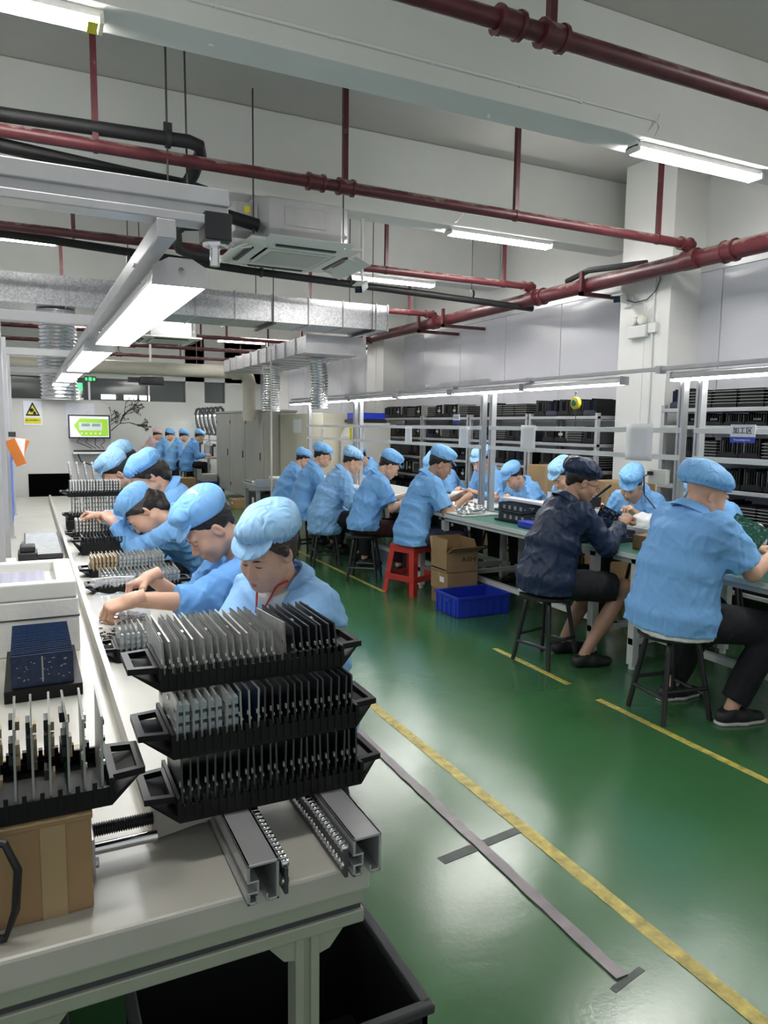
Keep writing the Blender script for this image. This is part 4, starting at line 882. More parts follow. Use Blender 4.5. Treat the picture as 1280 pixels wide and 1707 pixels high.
# conveyor rails with chain
def conveyor(x, label):
    e = empty('conveyor_rail', (x, 1.05, BT), 0, label, 'conveyor rail', 'chain conveyor rails'); w = .052; b = MB()
    t = .005; H = .068
    # hollow slotted section
    for (x0, x1, z0, z1) in ((0, w, H-t, H), (0, t, 0, .018), (0, t, .040, H), (0, .018, .018, .018+t*.7), (0, .018, .040-t*.7, .040), (.016, .016+t*.7, .018, .040), (w-t, w, 0, H), (0, .014, 0, t), (.034, w, 0, t), (.014, .014+t*.7, 0, .014), (.034-t*.7, .034, 0, .014)): b.box(x0, x1, 0, .85, z0, z1)
    b.build('extrusion', 'alu', e, bevel=.0012)
    cx = w+.012 if x < .35 else -.012
    lm = MB(); lm.cyl((-.006, 0, 0), (.006, 0, 0), .0065, 8); lm = lm.mesh('chain_link', 'chrome', True)
    for k in range(30):
        inst(lm, 'chain_link', e, (cx, .01+k*.0135, H-.016)); inst(lm, 'chain_link', e, (cx, .01+k*.0135, .022))
    b = MB(); b.box(cx-.003, cx+.003, .0, .8, .004, H-.02); b.build('chain_guide', 'alu_dark', e); return e
conveyor(.283, 'left aluminium chain conveyor rail sticking out below the stacked racks'); conveyor(.463, 'right aluminium chain conveyor rail at the bench edge')
b = MB(); b.box(.335, .45, 1.42, 1.45, BT, BT+.04); b.box(.32, .46, 1.26, 1.262, BT+.045, BT+.05); tag(b.build('cross_plate', 'alu'), 'flat aluminium cross plate between the two conveyor rails', 'plate')
# lead screw and guide rod
e = empty('lead_screw', (.07, 1.30, BT), 0, 'threaded steel screw and rod between the carton and the trough', 'lead screw')
b = MB(); prof = []
for k in range(26): prof += [(.0095, k*.004), (.012, k*.004+.0013), (.012, k*.004+.0024), (.0095, k*.004+.0038)]
b.lathe((.005, 0, .045), prof, 12, 'x'); b.build('screw', 'black_steel', e, True, sharp=60)
b = MB(); b.cyl((0, -.035, .030), (.11, -.035, .030), .010, 14); b.build('guide_rod', 'chrome', e, True)
b = MB(); b.box(-.006, .006, -.075, .02, 0, .068); b.cyl((.004, -.06, .02), (.012, -.06, .02), .009, 8); b.build('end_block', 'alu', e, bevel=.002)

# ------------------------------------------------------------------ circuit-board racks
def rack_mesh(L, W, Hh, n, tag_):
    b = MB(); hl = .052; x0, x1 = -L/2+hl, L/2-hl
    b.box(x0, x1, -W/2, W/2, 0, .006)
    for s in (-1, 1):
        y = s*(W/2-.003)
        b.box(x0, x1, y-.003, y+.003, .006, Hh*.72)
        for k in range(n+1):       # comb teeth that hold the boards
            xx = x0+(x1-x0)*k/n; b.box(xx-.0032, xx+.0032, y-.0055, y+.0055, .006, Hh)
        b.box(x0, x1, y-.004*s-.003, y-.004*s+.003, Hh*.45, Hh*.55)
    for xx in (x0, x1): b.box(xx-.003, xx+.003, -W/2, W/2, .006, Hh*1.05)
    body = b.mesh('rack_body', 'rack_black')
    b = MB(); h2 = W*.34; z = Hh*.80       # loop handle, tapering outwards
    def bar(p, q, r):
        p, q = Vector(p), Vector(q); d = (q-p).normalized(); u = d.cross(Vector((0, 0, 1))).normalized()*r
        b.add([p+u+Vector((0, 0, -.005)), p-u+Vector((0, 0, -.005)), q-u+Vector((0, 0, -.005)), q+u+Vector((0, 0, -.005)), p+u+Vector((0, 0, .006)), p-u+Vector((0, 0, .006)), q-u+Vector((0, 0, .006)), q+u+Vector((0, 0, .006))], [(0, 1, 2, 3), (7, 6, 5, 4), (0, 4, 5, 1), (1, 5, 6, 2), (2, 6, 7, 3), (3, 7, 4, 0)])
    bar((0, -h2, z), (hl, -h2*.86, z), .006); bar((0, h2, z), (hl, h2*.86, z), .006); bar((hl-.004, -h2*.95, z), (hl-.004, h2*.95, z), .006); bar((.004, -h2, z), (.004, h2, z), .006)
    b.add([(0, -W/2, 0), (0, W/2, 0), (hl, h2*.8, z-.004), (hl, -h2*.8, z-.004), (0, -W/2, Hh*.3), (0, W/2, Hh*.3)], [(0, 3, 2, 1), (4, 5, 2, 3), (0, 4, 3), (1, 2, 5)])
    handle = b.mesh('rack_handle', 'rack_black'); return body, handle
def board_mesh(kind, W, Hb, seed=0):
    r = random.Random(seed); b = MB(); t = .0011
    mats = {'dark': ['board_black', 'board_edge_dark', 'comp_black', 'board_edge'], 'silver': ['board_silver', 'board_edge', 'comp_black', 'solder'], 'blue': ['board_blue', 'board_edge', 'comp_black', 'solder'], 'green': ['board_green', 'board_edge', 'comp_black', 'comp_beige'], 'tan': ['comp_beige', 'board_edge', 'board_tan', 'comp_beige'], 'clear': ['board_silver', 'board_edge', 'comp_clear', 'solder'], 'chain': ['board_black', 'board_edge', 'plastic_white', 'solder'], 'amber': ['board_silver', 'board_edge', 'comp_clear', 'board_tan']}[kind]
    w = W/2-.009
    b.box(-t, t, -w, w, 0, Hb); b.cur = 1; b.box(-t*1.5, t*1.5, -w-.0006, w+.0006, Hb-.0015, Hb); b.box(-t*1.5, t*1.5, -w-.0012, -w, 0, Hb)
    if kind in ('dark', 'silver', 'blue'):
        for k in range(7): b.cur = 2+(k % 2); y = r.uniform(-w*.8, w*.6); z = r.uniform(Hb*.35, Hb*.9); b.box(t, t+r.uniform(.002, .005), y, y+r.uniform(.006, .016), z, z+r.uniform(.004, .012))
        b.cur = 3; b.box(-.004, -.001, -w, -w+.006, Hb*.52, Hb*.60); b.box(.001, .004, -w, -w+.005, Hb*.42, Hb*.47)
    elif kind in ('clear', 'amber', 'chain'):
        for k in range(3 if kind != 'chain' else 4):
            for j in range(2):
                b.cur = 2; y = -w+.006+j*w*.9; z = Hb*(.34+.2*k); b.box(t, .010, y, y+.022, z, z+Hb*.13); b.cur = 3; b.box(-.003, -t, y, y+.018, z, z+Hb*.05)
    elif kind == 'green':
        for k in range(5): b.cur = 2; z = Hb*(.30+.13*k); y = r.uniform(-w*.9, 0); b.box(-.008, -t, y, y+.03, z, z+.016); b.cur = 3; b.box(t, .007, y+.01, y+.03, z-.006, z+.008)
    else:
        for k in range(2): b.cur = 2; b.box(-.008, -t, -w, w*.7, Hb*(.3+.34*k), Hb*(.58+.34*k))
    return b.mesh('circuit_board', mats), None
BOARDN = [0]
def rack(loc, label, kinds, L=.445, W=.165, Hh=.042, n=24, Hb=.10, blabel=None, lean=0.0, rz=0.0, skip=(), jitter=.03, bw=None, dy=0.0):
    bw = bw or W
    key = ('rack', L, W, Hh, n); body, handle = cached(key, lambda: rack_mesh(L, W, Hh, n, ''))
    e = empty('circuit_board_rack', loc, rz, label, 'board rack', 'black circuit-board racks on the bench line')
    inst(body, 'rack_body', e); hl = .052
    inst(handle, 'handle', e, (L/2-hl, 0, 0)); inst(handle, 'handle', e, (-L/2+hl, 0, 0), (0, 0, PI))
    x0, x1 = -L/2+hl, L/2-hl; r = random.Random(hash(label) % 1 + int(loc[1]*1000))
    for k in range(n):
        if k in skip: continue
        kind = kinds(k/n) if callable(kinds) else kinds
        me, _ = cached(('board', kind, bw, Hb, k % 3), lambda: board_mesh(kind, bw, Hb, k % 3))
        x = x0+(x1-x0)*(k+.5)/n; p = Matrix.Rotation(rz, 3, 'Z') @ Vector((x, dy, .007))+Vector(loc)
        o = inst(me, 'circuit_board', None, p, (0, lean+r.uniform(-jitter, jitter), rz+r.uniform(-.015, .015)))
        tag(o, blabel.replace('board', ORD[k]+' board', 1)+', counted from the left', 'circuit board', 'boards standing in '+label); BOARDN[0] += 1
    return e
xc = .382
rack((xc, 1.300, BT+.0685), 'bottom black board rack of the three stacked at the near bench end', lambda t: 'dark', blabel='dark board standing in the bottom rack of the near stack', Hb=.1035)
rack((xc-.006, 1.31, BT+.0685+.111), 'middle black board rack of the three stacked at the near bench end', lambda t: 'clear' if t < .32 else 'blue' if t < .42 else 'dark', blabel='board standing in the middle rack of the near stack', Hb=.0945)
rack((xc-.014, 1.365, BT+.0685+.213), 'top black board rack of the three stacked at the near bench end', lambda t: 'silver' if t < .66 else 'dark', blabel='board standing in the top rack of the near stack', Hb=.082, skip=(15, 16), lean=-.08, bw=.215, dy=.022)
# one loose board tilted among the fins
me, _ = board_mesh('silver', .15, .085, 2); o = inst(me, 'circuit_board', None, (.4255, 1.375, BT+.292), (0.0, -.06, .12)); tag(o, 'single pale board turned out of line in the top near rack', 'circuit board')
TF = BT+.0105
rack((.402, 2.42, TF), 'low black rack of clear-capped boards just behind the near stack', lambda t: 'clear' if t < .5 else 'amber', blabel='clear-capped board in the low rack behind the near stack', n=20, Hb=.088)
rack((.43, 3.40, TF), 'black board rack beside the bag of small parts', lambda t: 'clear', blabel='clear-capped board in the rack beside the parts bag', n=20, Hb=.085)
rack((.43, 3.80, TF), 'black rack whose first boards carry tan parts', lambda t: 'tan' if t < .35 else 'clear', blabel='board in the rack that starts with tan parts', n=20, Hb=.095)
rack((.43, 4.45, TF), 'tall-sided black board rack turned away beyond the tan parts', lambda t: 'dark', blabel='dark board almost hidden inside the tall-sided rack', Hh=.10, n=18, Hb=.09)
rack((.42, 4.95, TF+.02), 'black rack that the second farthest pair of hands reaches into', lambda t: 'chain', blabel='board with white parts in the rack under the reaching hands', n=18, Hb=.11)
rack((.43, 5.55, .83), 'lower of the two far black racks with rows of white parts', lambda t: 'chain', blabel='board with white parts in the lower far rack', n=18, Hb=.15)
rack((.42, 5.56, .988), 'upper of the two far black racks with rows of white parts', lambda t: 'chain', blabel='board with white parts in the upper far rack', n=18, Hb=.10)
for k in range(4):
    me, _ = cached(('board', 'chain', .092, .12, 0), lambda: board_mesh('chain', .092, .12, 0)); o = inst(me, 'circuit_board', None, (.27+k*.05, 5.56, 1.097), (0, -.12, 0)); tag(o, ORD[k]+' board from the left rising highest above the far racks', 'circuit board', 'boards above the far racks')
b = MB(); b.box(.23, .62, 5.44, 5.66, TF, .83); tag(b.build('rack_riser', 'rack_black', bevel=.004), 'black riser block under the far racks', 'riser')
# left rack on the carton
e = empty('cardboard_box', (-.17, 1.15, BT), 0, 'brown carton at the lower left bench corner under a board rack', 'cardboard box')
b = MB(); b.box(-.26, .237, 0, .26, 0, .152); b.build('carton', 'cardboard', e, bevel=.003)
b = MB(); b.box(-.26, .239, -.004, .13, .148, .156); b.build('flap', 'cardboard', e, bevel=.002)
b = MB(); b.box(-.26, .239, -.006, .262, .156, .1585); b.box(.165, .2, -.0015, 0, .0, .15); b.build('packing_tape', 'tape', e)
rack((-.072, 1.235, BT+.160), 'black rack of tall green boards on the brown carton', lambda t: 'green' if t < .82 else 'silver', blabel='tall green board with parts in the rack on the carton', n=14, Hb=.135, jitter=.02)
b = MB(); b.tube([(-.14, 1.16, .93), (-.05, 1.12, .90), (-.035, 1.115, .86), (-.04, 1.115, .80), (-.055, 1.12, .757), (-.2, 1.14, .756)], .006, 8); tag(b.build('cable', 'cable_black', smooth=True), 'black cable looping down the front of the brown carton', 'cable')
# stack of blue boards
e0 = None
me = MB(); me.box(-.078, .078, -.0012, .0012, 0, .086); me.cur = 2; me.box(-.0782, .0782, -.0013, .0013, .086, .0872); me.cur = 1; me.box(-.002, .002, -.0018, -.0012, .01, .08)
r_ = random.Random(4)
for k in range(26): x, z = r_.uniform(-.07, .065), r_.uniform(.012, .078); me.box(x, x+r_.uniform(.002, .008), -.0017, -.0012, z, z+.0022)
me = me.mesh('bare_board', ['board_blue', 'board_edge', 'blue_edge'])
b = MB(); b.box(-.08, .115, 2.13, 2.52, BT, BT+.034); tag(b.build('board_stand', 'rack_black', bevel=.002), 'flat black stand under the row of blue boards', 'stand')
for k in range(19): tag(inst(me, 'blue_board', None, (.016, 2.15+k*.0185, BT+.0345), (-.10+r_.uniform(-.01, .01), 0, r_.uniform(-.02, .02))), ORD[k]+' bare blue circuit board from the viewer in the tight row at left', 'circuit board', 'blue boards in a row')
# foam box, tray on top, component trays
e = empty('foam_box', (-.12, 2.56, BT), 0, 'white foam box behind the row of blue boards', 'foam box')
b = MB(); b.box(-.35, .255, 0, .46, 0, .18); b.build('box', 'foam', e, bevel=.006)
b = MB(); b.box(-.352, .257, -.002, .462, .118, .123); b.build('lid_joint', 'alu_dark', e)
e = empty('parts_tray', (-.12, 2.56, BT+.181), 0, 'white framed tray with rows of parts on top of the foam box', 'tray')
b = MB()
for x0, x1, y0, y1, z in ((-.35, .25, 0, .045, .055), (-.35, .25, .40, .445, .055), (.19, .25, .045, .40, .055), (-.35, -.32, .045, .40, .055)): b.box(x0, x1, y0, y1, 0, z)
b.build('rim', 'plastic_white', e, bevel=.005)
b = MB(); b.box(-.32, .19, .045, .40, 0, .018); b.build('base', 'plastic_white', e)
sm = MB().box(0, .40, 0, .011, 0, .010).mesh('parts_row', 'lavender')
for k in range(14): inst(sm, 'parts_row', e, (-.24, .065+k*.0225, .018))
def reel_tray(z, lab):
    e = empty('component_tray', (-.035, 4.22, z), 0, lab, 'component tray', 'stacked component trays'); b = MB(); b.box(0, .19, 0, .86, 0, .022); b.build('base', 'rubber_grey', e)
    for k in range(17):
        b = MB(); b.box(.008, .182, .02+k*.049, .040+k*.049, .022, .0255); b.build('tube_row', 'paper', e)
    return e
reel_tray(BT+.001, 'lower silver tray of white tube parts beside the trough'); reel_tray(BT+.034, 'upper silver tray of white tube parts beside the trough')
# bag of parts and spilled parts
e = empty('parts_bag', (.285, 2.86, TF), 0, 'clear zip bag half full of small dark parts', 'plastic bag')
F_ = Field((-.14, -.12, -.01), (.15, .30, .2), .006); F_.ell((.02, .0, .025), (.095, .075, .035), k=0); F_.cap((-.06, .06, .06), (.07, .06, .06), .035, k=.04); F_.cap((-.075, .11, .13), (.07, .11, .13), .012, k=.05); F_.wrinkle(.004, 60, 4, n=5); F_.cut((0, 0, .001), (0, 0, -1))
o = bpy.data.objects.new('film', np_mesh('film', [(*F_.net(), 0)], ['bag'])); COL.objects.link(o); o.parent = e
b = MB(); b.tube([(-.08, .11, .142), (0, .108, .146), (.075, .11, .142)], .004, 6); b.build('zip_seal', 'plastic_white', e)
b = MB(); r_ = random.Random(9)
def bit(p):
    T = Matrix.Translation(p) @ Matrix.Rotation(r_.uniform(0, 6), 4, 'Z') @ Matrix.Rotation(r_.uniform(-.6, .6), 4, 'X'); b.cur = r_.choice((0, 0, 1)); b.box(-.006, .006, -.0025, .0025, 0, .004, T)
for k in range(420):
    a, q = r_.uniform(0, 6.28), math.sqrt(r_.random()); bit((.02+.082*q*math.cos(a), .062*q*math.sin(a), .002+r_.random()*.036*(1-q*.7)))
tag(b.build('small_parts', ['comp_black', 'solder'], e), None, None, kind='stuff')
b = MB()
for k in range(170): b.cur = 0; bit((.225+r_.gauss(.04, .03), 2.62+r_.gauss(0, .055), TF))
o = b.build('spilled_parts', ['comp_black', 'solder']); tag(o, 'scatter of tiny dark parts spilled on the trough', 'small parts', kind='stuff')
# black bins below the bench
def bin_(x0, x1, y0, y1, h, label):
    e = empty('black_bin', ((x0+x1)/2, (y0+y1)/2, 0), 0, label, 'bin'); w, d = (x1-x0)/2, (y1-y0)/2; b = MB(); t = .012
    for a in ((-w, w, -d, -d+t), (-w, w, d-t, d), (-w, -w+t, -d, d), (w-t, w, -d, d)): b.box(a[0], a[1], a[2], a[3], 0, h)
    b.box(-w, w, -d, d, 0, .01); b.build('shell', 'black_rubber', e)
    b = MB(); q = .012
    for a in ((-w-q, w+q, -d-q, -d+t), (-w-q, w+q, d-t, d+q), (-w-q, -w+t, -d, d), (w-t, w+q, -d, d)): b.box(a[0], a[1], a[2], a[3], h, h+.022)
    b.build('rim', 'rubber_grey', e, bevel=.005)
bin_(.15, .70, 1.20, 1.58, .30, 'large open black bin under the right end of the bench'); bin_(-.55, .02, 1.2, 1.9, .30, 'black bin in the shade under the left end of the bench')

# ------------------------------------------------------------------ lamps on the rail over the left bench
e = empty('lamp_rail', (.31, 1.80, 1.925), 0, 'aluminium rail carrying the bright lamps over the left bench', 'rail')
b = MB(); b.box(-.022, .022, 0, 9.2, 0, .045); b.build('extrusion', 'alu', e, bevel=.003)
for y in (.02, 2.1, 4.2, 6.2): b = MB(); b.box(-.018, .018, y, y+.03, .045, .052); b.build('bolt_bracket', 'alu', e)
for i, (y0, y1, x) in enumerate(((2.04, 3.72, .385), (4.10, 5.75, .355), (6.02, 7.3, .335), (7.6, 8.9, .325), (9.2, 10.3, .32))):
    e = empty('led_bench_lamp', (x, y0, 1.872), 0, ['largest bright bench lamp in the overhead row at left', 'second bright bench lamp behind the largest one', 'third bright bench lamp of the left overhead row', 'fourth small bench lamp of the left overhead row', 'farthest small bench lamp above the grey machine'][i], 'lamp', 'bench lamps on the left rail'); L = y1-y0
    b = MB(); b.prism([(-.072, 0), (-.066, .035), (-.03, .058), (.03, .058), (.066, .035), (.072, 0)], 0, L); b.build('housing', 'lamp_white', e)
    b = MB(); b.box(-.066, .066, .012, L-.012, -.008, .001); b.build('diffuser', 'led', e)
    for y in (-.008, L): b = MB(); b.prism([(-.076, -.01), (-.07, .04), (-.03, .062), (.03, .062), (.07, .04), (.076, -.01)], y, y+.008); b.build('end_cap', 'alu', e)
    b = MB(); b.cyl((0, -.012, .03), (0, -.008, .03), .008, 8); b.build('screw', 'chrome', e)
    b = MB(); b.box(-.02-(x-.30), .03, .1, .14, .0545, .0585); b.box(-.02-(x-.30), .03, L-.14, L-.1, .0545, .0585); b.build('clamp', 'alu', e)
e = empty('cross_rail', (0, 1.83, 1.972), 0, 'wide aluminium cross rail at left holding the lamp rail', 'rail')
b = MB(); b.box(-1.4, .46, -.02, .04, .045, .085); b.box(-1.4, .46, -.01, .03, .02, .048); b.box(-1.4, .46, -.02, .045, 0, .022); b.build('extrusion', 'alu', e, bevel=.003)
b = MB(); b.box(.40, .465, -.024, .048, -.035, .03); b.build('end_bracket', 'black_steel', e, bevel=.003); b = MB(); b.cyl((.43, .01, -.09), (.43, .01, -.03), .012, 10); b.cyl((.43, .01, -.045), (.43, .01, -.03), .028, 6); b.build('bolt', 'chrome', e, True)
for i, y in enumerate((3.95, 5.9, 7.9)):
    e = empty('cross_rail', (0, y, 1.972), 0, ['second aluminium cross rail above the left bench', 'third aluminium cross rail above the left bench', 'farthest aluminium cross rail above the left bench'][i], 'rail', 'cross rails of the left line')
    b = MB(); b.box(-1.2, .34, -.022, .022, 0, .05); b.build('extrusion', 'alu', e, bevel=.003)
# aluminium rack posts at the left edge with papers
for i, (y, lab) in enumerate(((3.3, 'nearest aluminium post at the left edge of the bench line'), (4.2, 'second aluminium post from the viewer at the left edge'), (5.3, 'third aluminium post at the left edge, beside the blue sheet'), (6.6, 'farthest aluminium post at the left edge'))):
    e = empty('frame_post', (-.115, y, BT), 0, lab, 'post', 'aluminium posts at the left'); b = MB(); b.box(-.022, .022, -.022, -.006, 0, 1.28); b.box(-.022, .022, .006, .022, 0, 1.28); b.box(-.014, .014, -.01, .01, 0, 1.28); b.build('extrusion', 'alu', e, bevel=.002)
    b = MB(); b.box(-.03, .03, -.03, .03, 0, .012); b.build('foot_plate', 'alu', e)
for i, z in enumerate((1.02, 1.34, 1.56)):
    b = MB(); b.box(-.137, -.115-.0225+.012, 3.0, 7.0, z, z+.04); tag(b.build('frame_bar', 'alu', bevel=.003), ['lowest', 'middle', 'upper'][i]+' aluminium bar joining the posts at the left edge', 'bar')
b = MB(); b.box(-.088, -.084, 4.75, 5.22, .92, 1.32); tag(b.build('blue_sheet', 'sky_blue_paper'), 'blue sheet hanging on the posts at the left edge', 'sheet')
e = empty('hanging_bags', (-.075, 4.95, 1.34), 0, 'orange and white packets hanging from the bar at left', 'packets')
for k, (m, dy) in enumerate((('orange', -.12), ('paper', -.05), ('paper', .02), ('orange', .10))):
    T = Matrix.Translation((.01+k*.012, dy, 0)) @ Matrix.Rotation(.25*(k-1.5), 4, 'Y') @ Matrix.Rotation(.2*(k-1), 4, 'Z'); b = MB(); b.box(-.03, .03, -.003, .003, -.10, .06, T); b.build('packet', m, e, bevel=.002)
b = MB(); b.box(-.02, .02, -.02, .02, .07, .10); b.build('hook', 'dark_rod', e)
e = empty('power_strip', (-.082, 3.5, BT), 0, 'white power socket with black plugs on the left bench', 'power socket'); b = MB(); b.box(-.022, .022, -.05, .05, .012, .16); b.build('housing', 'plastic_white', e, bevel=.006)
b = MB(); b.box(-.015, .045, -.075, -.05, .05, .085); b.tube([(.04, -.06, .07), (.07, -.06, .06), (.072, -.06, .02), (.07, -.03, .006)], .004, 6); b.build('plug', 'cable_black', e, bevel=.002); b = MB(); b.cyl((0, -.055, .12), (0, -.05, .12), .02, 14); b.box(-.02, .02, -.06, -.05, 0.0, .03); b.build('socket', 'white_paint', e)
b = MB(); b.box(-.06, .03, 4.02, 4.16, BT, BT+.10); b.box(-.05, .02, 4.04, 4.14, BT+.1, BT+.13); tag(b.build('adapter', 'black_steel', bevel=.006), 'black power adapter standing beside the component trays', 'adapter')
# ------------------------------------------------------------------ grey machine at the end of the left line
Y0 = 8.35
e = empty('soldering_machine', (.38, Y0, 0), 0, 'pale grey machine with a rounded corner at the end of the left line', 'machine')
xl, xr, zt = -.85, .44, 1.735; q = .14
poly = [(xl, 0), (xr, 0), (xr, zt-q)]+[(xr-q+q*math.cos(t), zt-q+q*math.sin(t)) for t in [k*PI/2/6 for k in range(1, 6)]]+[(xr-q, zt), (xl, zt)]
b = MB(); b.prism(poly, 0, 2.6); b.build('cover', 'machine_grey', e, bevel=.012)
h0, h1 = px(47, 790, Y=Y0), px(77, 842, Y=Y0)
b = MB(); b.box(h0.x-.38, h1.x-.38+.25, -.004, .0, h1.z-.15, h0.z); b.build('intake_dark_plate', 'painted_dark', e)  # flat black plate, no recess: the intake's inner darkness is painted
s0, s1 = px(38, 668, Y=Y0), px(71, 709, Y=Y0)
sg = empty('warning_sign', ((s0.x+s1.x)/2, Y0-.003, (s0.z+s1.z)/2), 0, 'yellow triangle warning sign on the grey machine', 'sign'); W, H_ = (s1.x-s0.x)/2, (s0.z-s1.z)/2
b = MB(); b.box(-W, W, -.003, 0, -H_, H_); b.build('plate', 'sign_white', sg)
b = MB(); b.prism([(-W*.78, -H_*.22), (W*.78, -H_*.22), (0, H_*.92)], -.005, -.003); b.build('triangle_border', 'ink', sg)
b = MB(); b.prism([(-W*.56, -H_*.10), (W*.56, -H_*.10), (0, H_*.68)], -.007, -.005); b.build('triangle_field', 'yellow_label', sg)
b = MB(); b.cyl((-.01, -.009, H_*.24), (-.01, -.007, H_*.24), W*.2, 10)
for k in range(8): b.box(-.004, .004, -.009, -.007, W*.18, W*.28, Matrix.Translation((-.01, 0, H_*.24)) @ Matrix.Rotation(k*PI/4, 4, 'Y'))
b.prism([(W*.0, -.01), (W*.38, -.012), (W*.3, .015), (W*.12, .02)], -.009, -.007); b.build('pictogram', 'ink', sg)
b = MB(); b.box(-W*.86, W*.86, -.005, -.003, -H_*.88, -H_*.38); b.build('text_field', 'yellow_label', sg)
o = inst(text_mesh('当心机械伤人', W*.27, 'ink'), 'lettering', sg, (0, -.0062, -H_*.60), (PI/2, 0, 0))
p0, p1 = px(109, 672, Y=Y0), px(158, 702, Y=Y0); b = MB(); b.box(p0.x, p1.x, Y0-.003, Y0-.0008, p1.z-.06, p0.z); tag(b.build('paper_sheet', 'paper_print'), 'printed sheet taped up above the monitor', 'paper')
m0, m1 = px(113, 691, Y=Y0-.12), px(184, 731, Y=Y0-.12)
mn = empty('monitor', ((m0.x+m1.x)/2, Y0-.12, (m0.z+m1.z)/2), 0, 'wide monitor showing a green board diagram on the grey machine', 'monitor'); W, H_ = (m1.x-m0.x)/2, (m0.z-m1.z)/2
b = MB(); b.box(-W, W, -.015, .02, -H_, H_); b.build('bezel', 'black_steel', mn, bevel=.004)
def scr(name, x0, x1, z0, z1, col, st, d, poly=None):
    if name not in M: mk(name, col, .4, emit=col, estr=st)
    b = MB(); (b.prism(poly, -d-.0004, -d) if poly else b.box(x0, x1, -d-.0004, -d, z0, z1)); return b.build(name, name, mn)
scr('screen', -W*.93, W*.93, -H_*.88, H_*.88, (.75, .80, .86), .25, .0152)
b1 = scr('screen_green', 0, 0, 0, 0, (.30, .55, .04), .25, .016, [(-W*.75, H_*.1), (-W*.45, H_*.7), (W*.9, H_*.66), (W*.9, -H_*.8), (-W*.4, -H_*.8), (-W*.62, -H_*.25)])
scr('screen_board', -W*.5, W*.6, -H_*.32, H_*.34, (.55, .60, .58), .2, .0168)
scr('screen_dark', -W*.38, W*.02, H_*.02, H_*.26, (.25, .30, .30), .15, .0176); scr('screen_dark', W*.12, W*.52, H_*.02, H_*.26, (.25, .30, .30), .6, .0176)
for k in range(5): scr('screen_dot', -W*.42+k*W*.22, -W*.34+k*W*.22, -H_*.62, -H_*.52, (.75, .95, .6), .25, .0176)
b = MB(); b.cyl((0, .02, 0), (0, .12, 0), .03, 10); b.build('mount_arm', 'black_steel', mn)
b = MB()
for k in range(4): b.tube([(-.1+k*.08, .01, -H_), (-.13+k*.09, -.01, -H_-.04), (-.05+k*.05, .0, -H_-.07), (.02+k*.04, .01, -H_-.105)], .004, 5)
b.build('cable', 'cable_black', mn)
k0 = px(122, 754, Y=Y0-.25); ks = empty('keyboard_shelf', (k0.x, Y0, k0.z), 0, 'small white shelf with a black keyboard below the monitor', 'shelf')
b = MB(); b.box(0, .36, -.25, 0, -.018, 0); b.build('shelf', 'white_paint', ks, bevel=.003)
b = MB(); b.tube([(.05, -.1, -.018), (.08, -.1, -.10), (.18, -.1, -.14), (.28, -.1, -.10), (.30, -.1, -.018)], .006, 6); b.build('cable_loop', 'cable_black', ks)
kb = empty('keyboard', (k0.x+.17, Y0-.13, k0.z+.001), 0, 'black keyboard on the small white shelf', 'keyboard'); b = MB(); b.box(-.16, .16, -.06, .06, 0, .012); b.build('case', 'black_steel', kb, bevel=.003)
km = MB().box(-.009, .009, -.008, .008, 0, .005).mesh('key', 'rack_black')
for i in range(14):
    for j in range(5): inst(km, 'key', kb, (-.145+i*.0223, -.046+j*.0225, .012))
t0 = px(132.5, 664, Y=Y0+.3); tl = empty('signal_tower', (t0.x, Y0+.3, zt), 0, 'green lit signal tower light on the grey machine', 'signal light')
b = MB(); b.cyl((0, 0, 0), (0, 0, .03), .03, 12, .045); b.cyl((0, 0, .03), (0, 0, .07), .02, 12); b.build('base', 'plastic_white', tl, True); b = MB(); b.cyl((0, 0, .07), (0, 0, .11), .032, 14); b.build('collar', 'plastic_white', tl, True); b = MB(); b.cyl((0, 0, .11), (0, 0, .19), .033, 14); b.build('green_lens', 'green_glow', tl, True)

# ------------------------------------------------------------------ right bench
def bench(x0, x1, y0, y1, top, label, mat_, leg_y):
    e = empty('work_table', (x0, y0, 0), 0, label, 'work table'); w, d = x1-x0, y1-y0
    b = MB(); b.box(0, w, 0, d, top-.028, top); b.build('table_top', mat_, e, bevel=.003)
    b = MB(); b.box(-.004, .0, 0, d, top-.032, top-.002); b.build('edge_strip', 'table_white', e)
    for x in (.06, w-.10):
        b = MB(); b.box(x, x+.04, .05, d-.05, top-.075, top-.028); b.build('apron_rail', 'table_white', e)
        b = MB(); xr_ = x+.20 if x < .2 else x; b.box(xr_, xr_+.04, .05, d-.05, .16, .20); b.build('foot_rail', 'table_white', e)
        for y in leg_y:
            b = MB(); b.box(x, x+.05, y-y0, y-y0+.05, .03, top-.028); b.cyl((x+.025, y-y0+.025, 0), (x+.025, y-y0+.025, .035), .022, 10); b.build('leg', 'table_white', e)
    for y in leg_y: b = MB(); b.box(.06, w-.06, y-y0+.005, y-y0+.045, .16, .20); b.build('cross_rail', 'table_white', e)
    return e
bench(3.30, 4.28, 1.3, 3.58, .75, 'near green-topped work table at the right', 'esd_mat', (1.5, 3.32))
bench(3.27, 4.28, 3.60, 5.75, .75, 'middle green-topped work table beside the cartons', 'esd_mat', (3.66, 5.6))
bench(3.20, 4.28, 5.77, 10.45, .75, 'long white-topped work table at the far right row', 'table_white', (5.9, 8.0, 10.3))
e = empty('conveyor_end', (2.95, 9.75, 0), 0, 'grey conveyor table end beyond the far row of workers', 'conveyor')
b = MB(); b.box(-.15, .23, 0, .7, .60, .68); b.build('bed', 'shelf_grey', e, bevel=.005)
b = MB(); b.box(-.15, .23, -.01, .02, .66, .76); b.build('side_guide', 'alu', e)
rm = MB().cyl((0, 0, 0), (0, .64, 0), .02, 10).mesh('roller', 'chrome', True)
